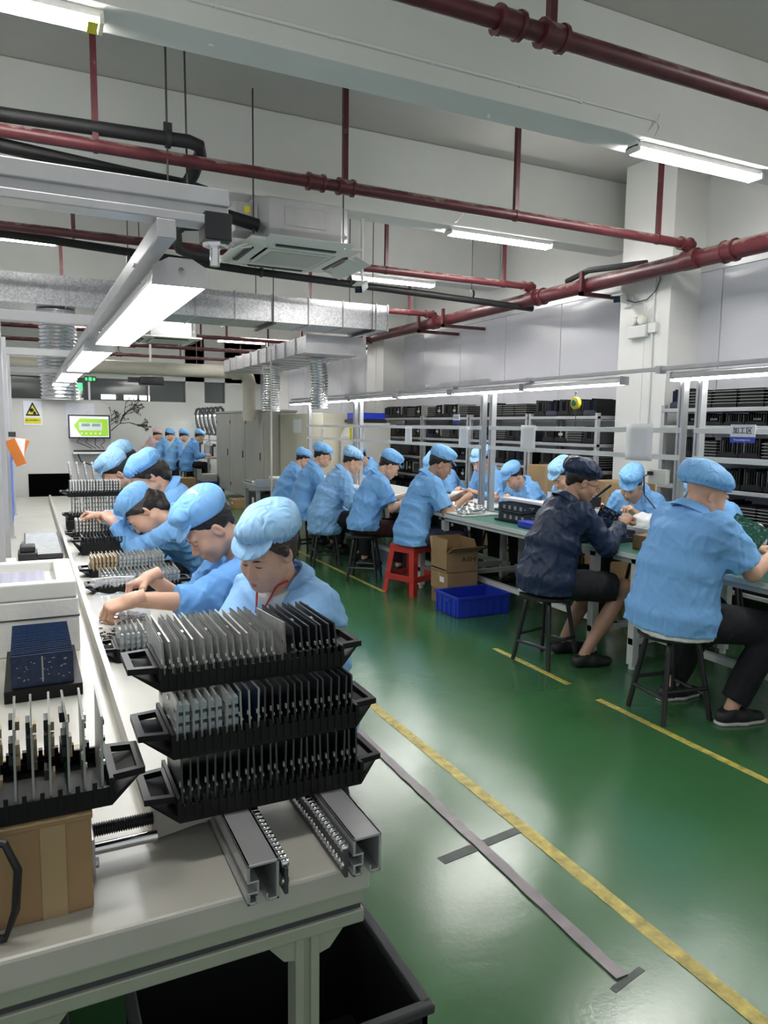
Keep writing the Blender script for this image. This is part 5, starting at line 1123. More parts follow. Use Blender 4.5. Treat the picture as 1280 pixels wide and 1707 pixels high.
for k in range(4): inst(rm, 'roller', e, (-.1+k*.09, .04, .70))
for x in (-.13, .17):
    for y in (.03, .62): b = MB(); b.box(x, x+.05, y, y+.05, 0, .60); b.build('leg', 'shelf_grey', e)
b = MB(); b.box(-.08, .22, .02, .68, .05, .55); b.build('lower_cabinet', 'black_steel', e)
b = MB(); b.box(-.152, -.150, .1, .2, .3, .5); b.build('warning_label', 'paper', e)
# aluminium light frame on the bench centre
XF = 3.78
frame_posts = [(10.3, 'farthest aluminium frame post on the right bench'), (8.45, 'paired aluminium frame post near the far column'), (8.62, 'second aluminium frame post near the far column'), (5.70, 'left post of the aluminium pair between the signs'), (5.55, 'right post of the aluminium pair between the signs'), (3.42, 'broad aluminium post behind the man with the green board'), (3.28, 'aluminium post next to the processing area sign'), (1.6, 'nearest aluminium post at the right edge')]
for y, lab in frame_posts:
    e = empty('frame_post', (XF, y, .751), 0, lab, 'post', 'aluminium posts of the bench light frame'); b = MB(); w = .024; t = 1.058
    b.box(-w, w, -w, -.007, 0, t); b.box(-w, w, .007, w, 0, t); b.box(-.016, .016, -.012, .012, 0, t); b.build('extrusion', 'alu', e, bevel=.002); b = MB(); b.box(-.045, .045, -.045, .045, 0, .01); b.build('foot_plate', 'alu', e)
BARS = [(5.73, 10.3, 'between the far posts'), (3.45, 5.52, 'before the near column'), (1.63, 3.25, 'beside the processing area sign')]
for y0, y1, wh in BARS:
    for z, nm in ((1.50, 'upper'), (1.325, 'lower')):
        b = MB(); b.box(XF-.03, XF-.0245, y0-.05, y1+.05, z-.017, z+.017); tag(b.build('frame_bar', 'white_paint', bevel=.001), '%s white bar of the light frame %s' % (nm, wh), 'bar', 'bars of the bench light frame')
def lamp_bar(y0, y1, x, z, label):
    e = empty('bench_light_bar', (x, y0, z), 0, label, 'lamp', 'light bars over the right bench'); L = y1-y0
    b = MB(); b.prism([(-.04, .0), (-.035, .03), (-.02, .042), (.02, .042), (.035, .03), (.04, 0)], 0, L); b.build('housing', 'alu', e)
    b = MB(); b.box(-.03, .03, .02, L-.02, -.014, .001); b.build('diffuser', 'rail_led', e, bevel=.004)
    for y in (-.006, L): b = MB(); b.box(-.042, .042, y, y+.006, -.015, .045); b.build('end_cap', 'alu', e)
lamp_bar(2.0, 3.50, XF, 1.828, 'nearest bright light bar over the right bench at the frame edge'); lamp_bar(.9, 1.95, XF, 1.828, 'bright light bar over the right bench just out past the frame edge')
lamp_bar(3.95, 5.05, XF, 1.825, 'light bar over the bench in front of the near column'); lamp_bar(5.12, 6.2, XF, 1.825, 'light bar with the hanging yellow tool balancer'); lamp_bar(6.30, 7.35, XF, 1.83, 'third light bar from the near column'); lamp_bar(7.5, 8.7, XF, 1.83, 'fourth light bar from the near column'); lamp_bar(8.8, 9.8, XF, 1.83, 'fifth light bar, dimly joined to the far post'); lamp_bar(9.9, 11.1, XF, 1.83, 'farthest light bar over the right bench')
e = empty('top_rail', (XF, 1.0, 1.90), 0, 'aluminium top rail linking the light bars of the right bench', 'rail')
b = MB(); b.box(-.02, .02, 0, 10.1, -.012, .012); b.build('extrusion', 'alu', e); 
for y in (2.6, 4.0, 5.2, 6.4, 7.9): b = MB(); b.box(-.03, .03, y, y+.04, -.03, .02); b.build('clamp', 'alu', e)
b = MB(); b.box(.05, .10, 4.75, 5.6, .0, .05); b.box(.05, .10, 5.9, 6.3, .0, .05); b.build('cable_duct', 'alu', e)
# things on the frame
def sign(y, z, w, h, cn, en, label):
    e = empty('area_sign', (XF-.036, y, z), 0, label, 'sign', 'area signs'); b = MB(); b.box(-.004, 0, -w/2, w/2, -h*.18, h/2); b.build('white_plate', 'sign_white', e); b = MB(); b.box(-.004, 0, -w/2, w/2, -h/2, -h*.18); b.build('blue_band', 'sign_blue', e)
    if cn: inst(text_mesh(cn, h*.42, 'ink'), 'lettering', e, (-.0052, 0, h*.15), (PI/2, 0, -PI/2)); inst(text_mesh(en, h*.17, 'sign_white'), 'lettering', e, (-.0052, 0, -h*.34), (PI/2, 0, -PI/2))
    else:   # three characters too small to read in the photograph: only their blocks of strokes
        for k in range(3):
            b = MB(); y = (1-k)*w*.27
            for q in range(4): b.box(-.0052, -.004, y-w*(.07+.02*((q+k) % 2)), y+w*(.06+.02*(q % 2)), h*(.02+.085*q), h*(.05+.085*q))
            b.box(-.0052, -.004, y-w*.012, y+w*.012, h*.02, h*.34); b.build('lettering', 'ink', e)
sp = px(1238, 723, X=XF-.036); sign(sp.y, sp.z, .165, .105, '加工区', 'Processing area', 'white and blue processing area sign in the near frame')
sp = px(761, 699, X=XF-.036); sign(sp.y, sp.z+.005, .115, .085, '', '', 'small white sign hanging in the far frame')
for x, y, w, h, lab in ((681, 726, .155, .18, 'white paper on the far frame left of the small sign'), (773, 729, .17, .19, 'curled white paper below the small white sign'), (880, 731, .20, .22, 'white paper with a grey line on the frame left of the column'), (1065, 737, .24, .25, 'large white paper in front of the near column'), (537, 724, .10, .17, 'narrow white paper near the farthest post'), (585, 722, .09, .16, 'green and yellow printed paper near the farthest post'), (605, 724, .08, .16, 'white paper beside the green printed paper')):
    p = px(x, y, X=XF-.035); b = MB(); n = 6
    for i in range(n+1):
        for j in range(5): b.v.append((p.x-.002-.006*math.sin(j/4*PI)*(1 if i > 2 else .3), p.y-w/2+w*j/4, p.z+h/2-h*i/n))
    b.f = [(i*5+j, i*5+j+1, (i+1)*5+j+1, (i+1)*5+j) for i in range(n) for j in range(4)]; b.m = [0]*len(b.f)
    o = b.build('paper_sheet', 'yellow_label' if 'yellow' in lab else 'paper', smooth=True); tag(o, lab, 'paper'); so = o.modifiers.new('thick', 'SOLIDIFY'); so.thickness = .0006
tp = px(960, 672, X=XF); e = empty('tool_balancer', (XF, tp.y, tp.z), 0, 'yellow and green spring tool balancer hanging from the light bar', 'tool balancer')
b = MB(); b.lathe((-.02, 0, 0), [(.02, 0), (.045, .004), (.05, .018), (.045, .034), (.02, .04)], 16, 'x'); b.build('drum_housing', 'tool_yellow', e, True); b = MB(); b.cyl((-.026, 0, 0), (-.02, 0, 0), .025, 12); b.build('centre_badge', 'green_glow' if False else 'board_green', e)
b = MB(); b.tube([(0, 0, .05), (0, .01, .07), (0, 0, .085)], .006, 6); b.box(-.01, .01, -.012, .012, -.085, -.045); b.cyl((0, 0, -.2), (0, 0, -.08), .003, 5); b.build('hook', 'black_steel', e)
hp = px(1100, 795, X=XF-.04); e = empty('power_strip', (XF-.05, hp.y, hp.z), 0, 'white socket box with a black plug on the near frame', 'power socket'); b = MB(); b.box(-.02, .02, -.075, .075, -.05, .05); b.build('housing', 'plastic_white', e, bevel=.005); b = MB(); b.box(-.045, -.02, .03, .06, .01, .035); b.tube([(-.045, .045, .02), (-.07, .06, 0), (-.06, .06, -.12), (-.02, -.02, -.22)], .005, 6); b.build('plug', 'cable_black', e)

# ------------------------------------------------------------------ storage shelves along the right wall
def tray_meshes():
    out = []
    for k, (m1, m2) in enumerate((('rack_black', 'alu_dark'), ('rack_black', 'board_edge'), ('rack_black', 'board_edge_dark'), ('pcb_tray_blue', 'rack_black'), ('rack_black', 'board_edge_dark'))):
        b = MB(); b.box(0, .32, 0, .20, 0, .01); b.box(0, .008, 0, .20, 0, .05); r = random.Random(k)
        for j in range(8): b.cur = 1 if r.random() < .35 else 0; y = .012+j*.0235; h = .17+r.uniform(-.015, .02); b.box(.01, .30, y, y+.006+.006*(k == 0), .01, h)
        b.cur = 0; b.box(-.004, .0, .02, .18, .03, .06)
        if k in (1, 2): b.cur = 1; b.box(-.006, -.002, .05, .12, .08, .11)
        out.append(b.mesh('board_tray', [m1, m2]))
    return out
TM = tray_meshes()
sb = MB(); sb.box(0, .32, 0, .24, 0, .03); sb.cur = 1
for j in range(5): sb.box(-.004, .32, .0, .24, .034+j*.026, .038+j*.026)
sb.cur = 0; sb.box(.01, .30, .01, .23, .03, .155); SM = sb.mesh('flat_tray_stack', ['rack_black', 'board_edge'])
def shelf_unit(y0, y1, levels, label, x0=5.36, x1=5.86, fill=None, stackp=.2):
    e = empty('storage_shelf', (x0, y0, 0), 0, label, 'shelf', 'grey storage shelves along the right wall'); d = y1-y0
    for x in (0, x1-x0-.04):
        for y in (0, d-.04): b = MB(); b.box(x, x+.04, y, y+.04, 0, levels[-1]+.03); b.build('post', 'shelf_grey', e)
    for z in levels:
        b = MB(); b.box(-.004, x1-x0, 0, d, z-.035, z); b.build('shelf_board', 'shelf_grey', e, bevel=.004)
    r = random.Random(int(y0*10))
    for li, z in enumerate(levels):
        room = (levels[li+1]-z-.04) if li+1 < len(levels) else .26
        y = y0+.05; k = 0
        lev = ['lowest', 'second', 'third', 'fourth', 'fifth', 'sixth', 'top'][li] if li+1 < len(levels) else 'top'
        while y < y1-.26:
            s = min(1.0, room/.20); k += 1
            if r.random() < stackp: o = inst(SM, 'flat_tray_stack', None, (x0+.02, y, z), scale=(1, 1, s)); tag(o, ORD[k-1]+' flat black tray pile from right, '+lev+' level, '+label, 'tray stack', 'trays on the '+label); y += .255
            else: o = inst(r.choice(TM), 'board_tray', None, (x0+.02, y, z), scale=(1, 1, s)); tag(o, ORD[k-1]+' black board tray from the right, '+lev+' level, '+label, 'board tray', 'trays on the '+label); y += .212
    return e
LV = [.15, .47, .78, 1.06, 1.345, 1.64]
shelf_unit(9.75, 11.2, LV, 'farthest grey storage shelf'); shelf_unit(8.45, 9.72, LV, 'grey shelf behind the red stool'); shelf_unit(7.15, 8.42, LV, 'grey shelf behind the small sign'); shelf_unit(5.95, 7.12, LV, 'grey shelf beside the near column')
shelf_unit(3.75, 5.1, [.15, .42, .72, 1.0, 1.26, 1.545, 1.70], 'near grey shelf behind processing sign', stackp=.3); shelf_unit(2.3, 3.72, [.15, .42, .72, 1.0, 1.26, 1.545, 1.70], 'nearest grey shelf at right edge', stackp=.3)
def carton(x0, x1, y0, y1, z0, h, label, m='cardboard', name='cardboard_box', lab=None):
    e = empty(name, ((x0+x1)/2, (y0+y1)/2, z0), 0, label, 'cardboard box'); w, d = (x1-x0)/2, (y1-y0)/2; b = MB(); b.box(-w, w, -d, d, 0, h); b.build('carton', m, e, bevel=.004)
    b = MB(); b.box(-w-.001, w+.001, -.025, .025, h*.65, h+.0015); b.build('packing_tape', 'tape', e)
    b = MB(); b.box(-w-.0012, -w, -d*.6, -d*.1, h*.45, h*.75); b.build('paper_label', 'paper', e); return e
# cartons on the floor behind the workers and on top of shelves
carton(5.06, 5.34, 7.3, 7.75, 0, 1.02, 'tall brown carton behind the masked worker'); carton(5.06, 5.34, 6.05, 6.7, 0, 1.10, 'large brown carton left of the worker with the short visor'); carton(5.0, 5.34, 5.1, 5.65, 0, 1.0, 'wide brown carton right of the worker with the short visor'); carton(5.06, 5.3, 6.72, 7.1, 0, .95, 'low brown carton between the two tall cartons')
b = MB(); b.box(5.38, 5.7, 7.6, 7.98, LV[-1], LV[-1]+.20); tag(b.build('cardboard_box', 'cardboard', bevel=.004), 'plain brown carton on the top shelf near the small sign', 'cardboard box') if False else None
# ------------------------------------------------------------------ things on and under the right benches
def red_stool(loc, rz):
    e = empty('plastic_stool', loc, rz, 'square red plastic stool under the worker beside the cartons', 'stool'); h = .45; a, c = .145, .19
    b = MB(); b.box(-a, a, -a, a, h-.03, h); b.build('seat', 'red_plastic', e, bevel=.012)
    for sx in (-1, 1):
        for sy in (-1, 1):
            b = MB(); w = .05
            def L(x, y, z): return (sx*x, sy*y, z)
            v = [L(c, c, 0), L(c-w, c, 0), L(c-w, c-.012, 0), L(c-.012, c-.012, 0), L(c-.012, c-w, 0), L(c, c-w, 0), L(a, a, h-.012), L(a-w*1.3, a, h-.012), L(a-w*1.3, a-.012, h-.012), L(a-.012, a-.012, h-.012), L(a-.012, a-w*1.3, h-.012), L(a, a-w*1.3, h-.012)]
            b.add(v, [(0, 1, 2, 3, 4, 5), (11, 10, 9, 8, 7, 6)]+[(i, 6+i, 6+(i+1) % 6, (i+1) % 6) for i in range(6)]); b.build('leg', 'red_plastic', e)
    q = .176
    for k in range(4):
        R_ = Matrix.Rotation(k*PI/2, 4, 'Z'); b = MB(); b.box(-q, q, -q-.006, -q+.006, .12, .175, R_); b.build('stretcher', 'red_plastic', e, bevel=.004)
        b = MB(); b.box(-a, a, -a-.004, -a+.008, h-.075, h-.02, R_); b.build('apron', 'red_plastic', e, bevel=.004)
red_stool((3.14, 5.84, 0), .35)
# carton stack with open top
def open_box(x0, x1, y0, y1, z0, h, label):
    e = empty('cardboard_box', ((x0+x1)/2, (y0+y1)/2, z0), 0, label, 'cardboard box'); w, d = (x1-x0)/2, (y1-y0)/2; t = .006; b = MB()
    for a in ((-w, w, -d, -d+t), (-w, w, d-t, d), (-w, -w+t, -d, d), (w-t, w, -d, d)): b.box(*a, 0, h)
    b.box(-w, w, -d, d, 0, .006); b.build('carton', 'cardboard', e, bevel=.002)
    b = MB(); b.box(-w, w, -d+.01, d-.01, .02, .03); b.build('inner_floor', 'cardboard_dark', e)
    for nm, T, ww, dd in (('flap', Matrix.Translation((0, -d, h)) @ Matrix.Rotation(math.radians(150), 4, 'X'), w, .11), ('flap', Matrix.Translation((0, d, h)) @ Matrix.Rotation(math.radians(75), 4, 'X'), w, .11), ('flap', Matrix.Translation((-w, 0, h)) @ Matrix.Rotation(PI/2, 4, 'Z') @ Matrix.Rotation(math.radians(95), 4, 'X'), d*.9, .11), ('flap', Matrix.Translation((w, 0, h)) @ Matrix.Rotation(PI/2, 4, 'Z') @ Matrix.Rotation(math.radians(70), 4, 'X'), d*.9, .11)):
        b = MB(); b.box(-ww, ww, 0, dd, -.002, .002, T); b.build(nm, 'cardboard', e)
    return e
carton(3.13, 3.43, 5.19, 5.46, 0, .125, 'bottom carton of the three beside the blue crate', 'cardboard_dark')
c2 = carton(3.125, 3.425, 5.185, 5.465, .126, .155, 'middle carton of the three, with a white label')
ob = open_box(3.12, 3.43, 5.19, 5.46, .2825, .175, 'open carton with flaps up, topmost of the three')
inst(text_mesh('AiSHI', .062, 'ink', .0005), 'lettering', ob, (.062, -.1362, .11), (PI/2, 0, 0))
# blue crate
e = empty('plastic_crate', (3.250, 4.99, 0), 0, 'blue plastic crate on the green floor by the cartons', 'crate'); w, d, h, t = .245, .175, .165, .008; b = MB()
for a in ((-w, w, -d, -d+t), (-w, w, d-t, d), (-w, -w+t, -d+t, d-t), (w-t, w, -d+t, d-t)): b.box(*a, 0.0, h)
b.box(-w, w, -d, d, 0, .008); b.build('body', 'blue_plastic', e, bevel=.003)
b = MB()
for a in ((-w-.009, w+.009, -d-.009, -d+.003), (-w-.009, w+.009, d-.003, d+.009), (-w-.009, -w+.003, -d, d), (w-.003, w+.009, -d, d)): b.box(*a, h-.02, h+.004)
b.build('rim', 'blue_plastic', e, bevel=.003)
for k in range(7): b = MB(); x = -w+.03+k*(2*w-.06)/6; b.box(x-.004, x+.004, -d-.007, -d, .006, h-.02); b.build('rib', 'blue_plastic', e)
for k in range(5): b = MB(); y = -d+.03+k*(2*d-.06)/4; b.box(-w-.007, -w, y-.004, y+.004, .006, h-.02); b.build('rib', 'blue_plastic', e)
b = MB(); b.box(-w-.008, -w, -.05, .05, h-.06, h-.035); b.build('handle_slot', 'sign_blue', e)
# stacked dark board trays on the middle table
def board_stack(x0, y0, w, d, z, n, label, m='pcb_tray_blue'):
    e = empty('board_stack', (x0, y0, z), 0, label, 'board stack', 'stacked dark board trays'); b = MB(); b.box(-.03, w+.02, -.02, d+.02, 0, .012); b.build('tray', 'rack_black', e, bevel=.003)
    pm = MB(); pm.box(0, w, 0, .004, 0, .062); pm.cur = 1
    r = random.Random(n)
    for k in range(8): x, zz = r.uniform(.01, w-.03), r.uniform(.01, .045); pm.box(x, x+.014, -.0012, 0, zz, zz+.006)
    pm = pm.mesh('board', [m, 'board_edge'])
    for k in range(n): inst(pm, 'board', e, (0, .006+k*(d-.02)/n, .012), (-.08, 0, 0))
    b = MB(); b.box(-.002, 0, 0, d, .012, .07); 
    for k in range(4): b.cur = 1; b.box(-.004, -.002, .02+k*d/4.6, .05+k*d/4.6, .025, .055)
    b.build('end_plate', ['pcb_tray_blue', 'board_edge'], e)
board_stack(3.48, 4.62, .24, .36, .751, 16, 'lower dark board stack on the middle table'); board_stack(3.49, 4.66, .24, .34, .826, 16, 'upper dark board stack on the middle table')
board_stack(3.48, 3.66, .20, .20, .751, 9, 'dark board stack beside the navy-coated worker\'s hands')
e = empty('bench_drawer_bin', (3.36, 4.36, .751), 0, 'small blue bin on the middle table', 'bin'); b = MB(); b.box(0, .10, 0, .20, 0, .05); b.build('body', 'blue_plastic', e, bevel=.006)
for (x0, x1, y0, y1, z, h, lab) in ((3.58, 3.70, 3.98, 5.1, .92, .022, 'long flat white box lying over the dark board stacks'), ):
    b = MB(); b.box(x0, x1, y0, y1, z-.017, z-.017+h); tag(b.build('long_white_box', 'sign_white', bevel=.003), lab, 'box')
b = MB(); b.box(3.722, 3.732, 2.2, 3.9, .751, .84); tag(b.build('bench_divider', 'sign_white', bevel=.002), 'low white divider along the middle of the near table', 'divider')
b = MB(); b.box(3.45, 3.62, 3.32, 3.46, .751, .84); tag(b.build('board_bundle', 'cardboard_dark', bevel=.002), 'brown bundle of boards left of the man with the green board', 'boards')
# silver bags on a tray, wooden box
e = empty('parts_tray', (3.42, 5.45, .751), 0, 'flat tray heaped with crumpled silver bags', 'tray'); b = MB(); b.box(-.14, .26, -.22, .22, 0, .012); b.build('tray', 'table_white', e, bevel=.004)
F_ = Field((-.16, -.24, -.01), (.28, .24, .12), .009); r_ = random.Random(2)
for k in range(9): F_.ell((r_.uniform(-.07, .2), r_.uniform(-.16, .16), .03), (r_.uniform(.05, .08), r_.uniform(.05, .08), r_.uniform(.03, .055)), k=.02)
F_.wrinkle(.009, 90, 6, n=6); F_.cut((0, 0, .0122), (0, 0, -1)); o = bpy.data.objects.new('crumpled_bags', np_mesh('crumpled_bags', [(*F_.net(), 0)], ['foil'])); COL.objects.link(o); o.parent = e
b = MB(); b.box(3.62, 3.84-.09, 6.2, 6.5, .751, .80); tag(b.build('wooden_box', 'cardboard', bevel=.004), 'low tan box in front of the masked worker', 'box')
for (x, y, s, lab) in ((3.95, 6.35, .10, 'white bag of parts in front of the masked worker'), (4.05, 3.95, .13, 'clear crumpled bags in front of the worker with the dark shirt'), (4.1, 3.15, .17, 'big white plastic bag behind the man with the green board')):
    F_ = Field((-s*1.6, -s*1.6, -.01), (s*1.6, s*1.6, s*1.6), .010)
    for k in range(5): F_.ell((r_.uniform(-s*.6, s*.6), r_.uniform(-s*.6, s*.6), s*.4), (s*.6, s*.6, s*.6), k=.03)
    F_.wrinkle(.008, 60, int(y*10), n=6); F_.cut((0, 0, .002), (0, 0, -1)); o = bpy.data.objects.new('plastic_bag', np_mesh('plastic_bag', [(*F_.net(), 0)], ['white_bag'])); COL.objects.link(o); o.location = (x, y, .752); tag(o, lab, 'plastic bag')
for k in range(10):
    y = 6.1+k*.33; b = MB(); b.box(3.36, 3.66, y, y+.26, .751, .775); b.box(3.37, 3.65, y+.01, y+.25, .775, .785); tag(b.build('work_tray', ['paper', 'table_white'][k % 2], bevel=.003), ORD[k]+' flat white work tray from the viewer on the long white table', 'tray', 'work trays on the white table')
# articulated screwdriver stand by the near column
e = empty('tool_stand', (3.62, 4.02, .751), 0, 'black tool clamp standing on the table edge by the navy worker', 'tool stand'); b = MB(); b.cyl((0, 0, 0), (0, 0, .02), .04, 14); b.cyl((0, 0, .02), (0, 0, .22), .010, 8); b.build('stem', 'black_steel', e, True); b = MB(); b.box(-.04, .04, -.03, .03, .20, .27); b.cyl((0, 0, .26), (.06, -.10, .36), .009, 8); b.cyl((0, .02, .25), (-.05, .10, .30), .009, 8); b.build('clamp_arm', 'black_steel', e)
# yellow guide line under the benches
strip('floor_line', 'dim yellow floor line under the right benches', 4.62, 4.66, 2.0, 8.0, .002, 'yellow_paint', 'floor line', 9)
carton(4.85, 5.25, 4.2, 4.65, 0, .30, 'low carton under the table behind the near column', 'cardboard'); carton(4.85, 5.2, 2.7, 3.1, 0, .28, 'low carton on the floor behind the near table', 'cardboard')

# ------------------------------------------------------------------ background: cabinets, beige machine, rear workstations
e = empty('steel_cabinet', (3.82, 12.75, 0), 0, 'row of tall grey steel cabinet doors at the back', 'cabinet')
b = MB(); b.box(0, .6, 0, 3.6, .10, 1.74); b.build('body', 'grey_cabinet', e, bevel=.006)
b = MB(); b.box(-.03, .62, -.02, 3.62, 1.74, 1.775); b.build('top', 'grey_cabinet', e)
for k in range(3):
    y = .02+k*1.19; b = MB(); b.box(-.022, -.001, y+.006, y+1.176, .12, 1.72); d_ = b.build('door', 'grey_cabinet', e, bevel=.004)
    b = MB(); b.box(-.035, -.022, y+.14 if k else y+.14, y+.17, .86, 1.0); b.build('handle', 'black_steel', d_)
    for z in (.25, 1.52): b = MB(); b.box(-.03, -.022, y+1.11, y+1.16, z, z+.07); b.build('hinge', 'black_steel', d_)
for y in (.1, 3.4): b = MB(); b.box(.02, .1, y, y+.1, 0, .10); b.build('foot', 'black_steel', e)
e = empty('beige_machine', (4.10, 10.62, 0), 0, 'tall beige machine panel beyond the far bench end', 'machine'); b = MB(); b.box(0, .7, 0, 2.1, .05, 1.70); b.build('housing', 'beige_machine', e, bevel=.015)
b = MB(); b.box(-.006, 0, .55, 2.05, .06, 1.66); b.build('side_panel', 'beige_machine', e, bevel=.003); b = MB(); b.box(0, .7, 0, 2.1, 0, .05); b.build('plinth', 'black_steel', e)
b = MB(); b.box(4.088, 4.093, 11.55, 11.95, 1.38, 1.60); tag(b.build('paper_sheet', 'paper_print'), 'white paper on the beige machine panel', 'paper')
e = empty('grey_machine_hood', (4.35, 9.85, 0), 0, 'grey machine with a sloping hood behind the farthest frame post', 'machine'); b = MB(); b.prism([(0, 0), (.55, 0), (.55, 1.55), (.10, 1.55), (0, 1.35)], 0, .65); b.build('hood', 'grey_cabinet', e, bevel=.02); b = MB(); b.box(.05, .5, .05, .6, 1.551, 1.60); b.build('top_tray', 'black_steel', e)
b = MB(); b.box(4.42, 4.85, 9.95, 10.4, 1.602, 1.70); tag(b.build('plastic_crate', 'blue_plastic', bevel=.008), 'blue plastic bin lying on the grey machine hood', 'crate')
e = empty('pole', (px(452, 700, Y=9.6).x, 9.6, 0), 0, 'thin pale pole standing beside the beige machine', 'pole'); b = MB(); b.cyl((0, 0, 0), (0, 0, 2.5), .014, 10); b.build('tube', 'ivory', e, True); b = MB(); b.cyl((0, 0, 0), (0, 0, .03), .07, 12); b.build('base', 'ivory', e)
carton(3.3, 3.75, 12.9, 13.3, 0, .16, 'low carton on the floor before the grey cabinets')
e = empty('rear_workbench', (3.62, 16.6, 0), 0, 'rear workbench with a bright light frame behind the seated rear workers', 'work table')
b = MB(); b.box(0, .8, 0, 3.0, .72, .76); b.build('table_top', 'table_white', e)
for y in (.05, 1.5, 2.9): b = MB(); b.box(.05, .1, y, y+.05, 0, .72); b.box(.4, .44, y, y+.04, .76, 1.72); b.build('post', 'alu', e)
for z in (1.1, 1.4): b = MB(); b.box(.40, .44, 0, 3.0, z, z+.03); b.build('shelf_bar', 'alu', e)
b = MB(); b.box(.36, .46, 0, 3.0, 1.72, 1.75); b.build('light_housing', 'alu', e); b = MB(); b.box(.37, .45, .02, 2.98, 1.705, 1.72); b.build('light_strip', 'rail_led', e)
r_ = random.Random(5)
for k in range(8):
    y = 16.7+k*.34; m = ['plastic_white', 'black_steel', 'alu', 'shelf_grey'][k % 4]; b = MB(); h = r_.uniform(.10, .3); b.box(3.86, 4.0, y, y+.2, .761, .761+h); b.cyl((3.93, y+.1, .761+h), (3.93, y+.1, .80+h), .04, 10); tag(b.build('bench_instrument', m, bevel=.006), ['white', 'black', 'silver', 'grey'][k % 4]+' instrument '+['nearest', 'second', 'third', 'fourth', 'fifth', 'sixth', 'seventh', 'farthest'][k]+' along the rear workbench', 'instrument')
for k in range(6):
    y = 16.75+k*.46; e = empty('exhaust_hose', (4.0, y, 1.82), 0, 'dark curved exhaust hose above the rear workbench, number '+['one', 'two', 'three', 'four', 'five', 'six'][k]+' from the cabinets', 'hose', 'exhaust hoses'); b = MB(); b.tube([(.06, 0, -.07), (.05, 0, .02), (0, .0, .07), (-.06, 0, .05), (-.09, 0, -.06), (-.06, 0, -.3), (.0, 0, -.5)], .035, 8); b.build('hose', 'rubber_grey', e, True); b = MB(); b.cyl((.0, 0, -.5), (.0, .0, -.58), .03, 10, .06); b.build('nozzle', 'black_steel', e, True)
b = MB(); b.box(2.95, 3.25, 15.9, 16.3, 0, .35); tag(b.build('cardboard_box', 'cardboard', bevel=.005), 'brown carton on the floor by the rear workers', 'cardboard box')
e = empty('plastic_crate', (3.62, 16.25, 0), 0, 'blue crate at the foot of the grey cabinets', 'crate'); b = MB(); b.box(-.2, .15, -.15, .15, 0, .25); b.build('body', 'blue_plastic', e, bevel=.006); b = MB(); b.box(-.19, .14, -.14, .14, .25, .42); b.build('contents', 'alu', e, bevel=.01)
b = MB(); b.box(1.35, 1.75, 14.0, 14.4, 0, 1.0); b.box(1.38, 1.72, 14.05, 14.35, 1.0, 1.12); tag(b.build('instrument_cabinet', 'black_steel', bevel=.01), 'black instrument cabinet far behind the left row', 'cabinet')
e = empty('board_rack_trolley', (1.05, 12.5, 0), 0, 'trolley of green boards far behind the left row', 'trolley'); b = MB(); b.box(-.2, .2, -.2, .2, .1, .14); b.box(-.2, -.17, -.2, .2, .1, 1.1); b.box(.17, .2, -.2, .2, .1, 1.1); b.build('frame', 'alu', e)
for q in ((-.15, -.15), (.15, -.15), (-.15, .15), (.15, .15)): b = MB(); b.cyl((q[0]-.015, q[1], .05), (q[0]+.015, q[1], .05), .05, 12); b.build('wheel', 'rubber_grey', e)
for k in range(8): b = MB(); b.box(-.17, .17, -.18, .18, .35+k*.09, .36+k*.09); b.build('board', 'board_green', e)

# ------------------------------------------------------------------ the left row
def to_local(loc, face, *pts):
    a = math.atan2(-face[0], face[1]); R_ = Matrix.Rotation(-a, 3, 'Z'); return [tuple(R_ @ (Vector(p)-Vector((loc[0], loc[1], 0)))) for p in pts]
h1 = to_local((.82, 2.32), (-.86, -.42), (.40, 1.90, .86), (.40, 2.08, .86)); h2 = to_local((1.02, 3.0), (-.98, -.10), px(222, 1000, Z=.87), px(250, 962, Z=.88)); h3 = to_local((1.05, 4.3), (-.98, .10), px(190, 872, Z=.92), px(165, 860, Z=.92))
W_L = 'workers along the left bench'
person((.82, 2.32, 0), (-.86, -.42), 'nearest woman in pale blue coat and visor cap looking down', W_L, seat=.41, lean=4, slump=8, height=.935, head=(12, 22, -4), fem=True, hair='bun', hairmat='hair_brown', coat='coat_blue_pale', cap=('puff', 'cap_pale'), fine=.0030, vox=.0075, hem=.36, hands={-1: h1[0], 1: h1[1]}, seed=1, skin='skin')
person((1.02, 3.0, 0), (-.98, -.10), 'worker in blue with a wristband picking small parts by the zip bag', W_L, seat=.44, lean=16, slump=16, head=(-2, 42, 0), hair='short', coat='coat_blue_deep', cap=('flat', 'cap_blue'), fine=.0034, vox=.008, hem=.36, hands={-1: h2[0], 1: h2[1]}, cuff=.38, badge=True, elbow_out=(.2, .2), seed=2, palm={('dir', -1): (.15, .9, -.25), ('dir', 1): (-.1, .9, -.3)})
person((1.05, 4.3, 0), (-.98, .10), 'woman bent low with a bun below her blue cap', W_L, seat=.44, lean=24, slump=20, head=(-10, 55, 10), fem=True, hair='bun', coat='coat_blue', cap=('flat', 'cap_blue'), fine=.0036, vox=.009, hem=.36, hands={-1: h3[0], 1: h3[1]}, seed=3)
person((1.09, 4.98, 0), (-1, .05), 'worker with a large puffy blue cap and loose hair over the cheek', W_L, seat=.48, lean=18, slump=14, head=(5, 40, 5), fem=True, hair='bun', coat='coat_blue', cap=('bag', 'cap_blue'), fine=.0036, vox=.010, hem=.4, height=1.04, seed=4, hands={-1: (-.14, .55, .86), 1: (.12, .58, .86)})
person((.98, 5.75, 0), (-1, .0), 'worker in a pale teal cap between two larger caps', W_L, seat=.46, lean=18, slump=14, head=(0, 40, 0), fem=True, coat='coat_blue', cap=('flat', 'cap_pale'), fine=.0045, vox=.011, hem=.4, height=1.04, seed=5)
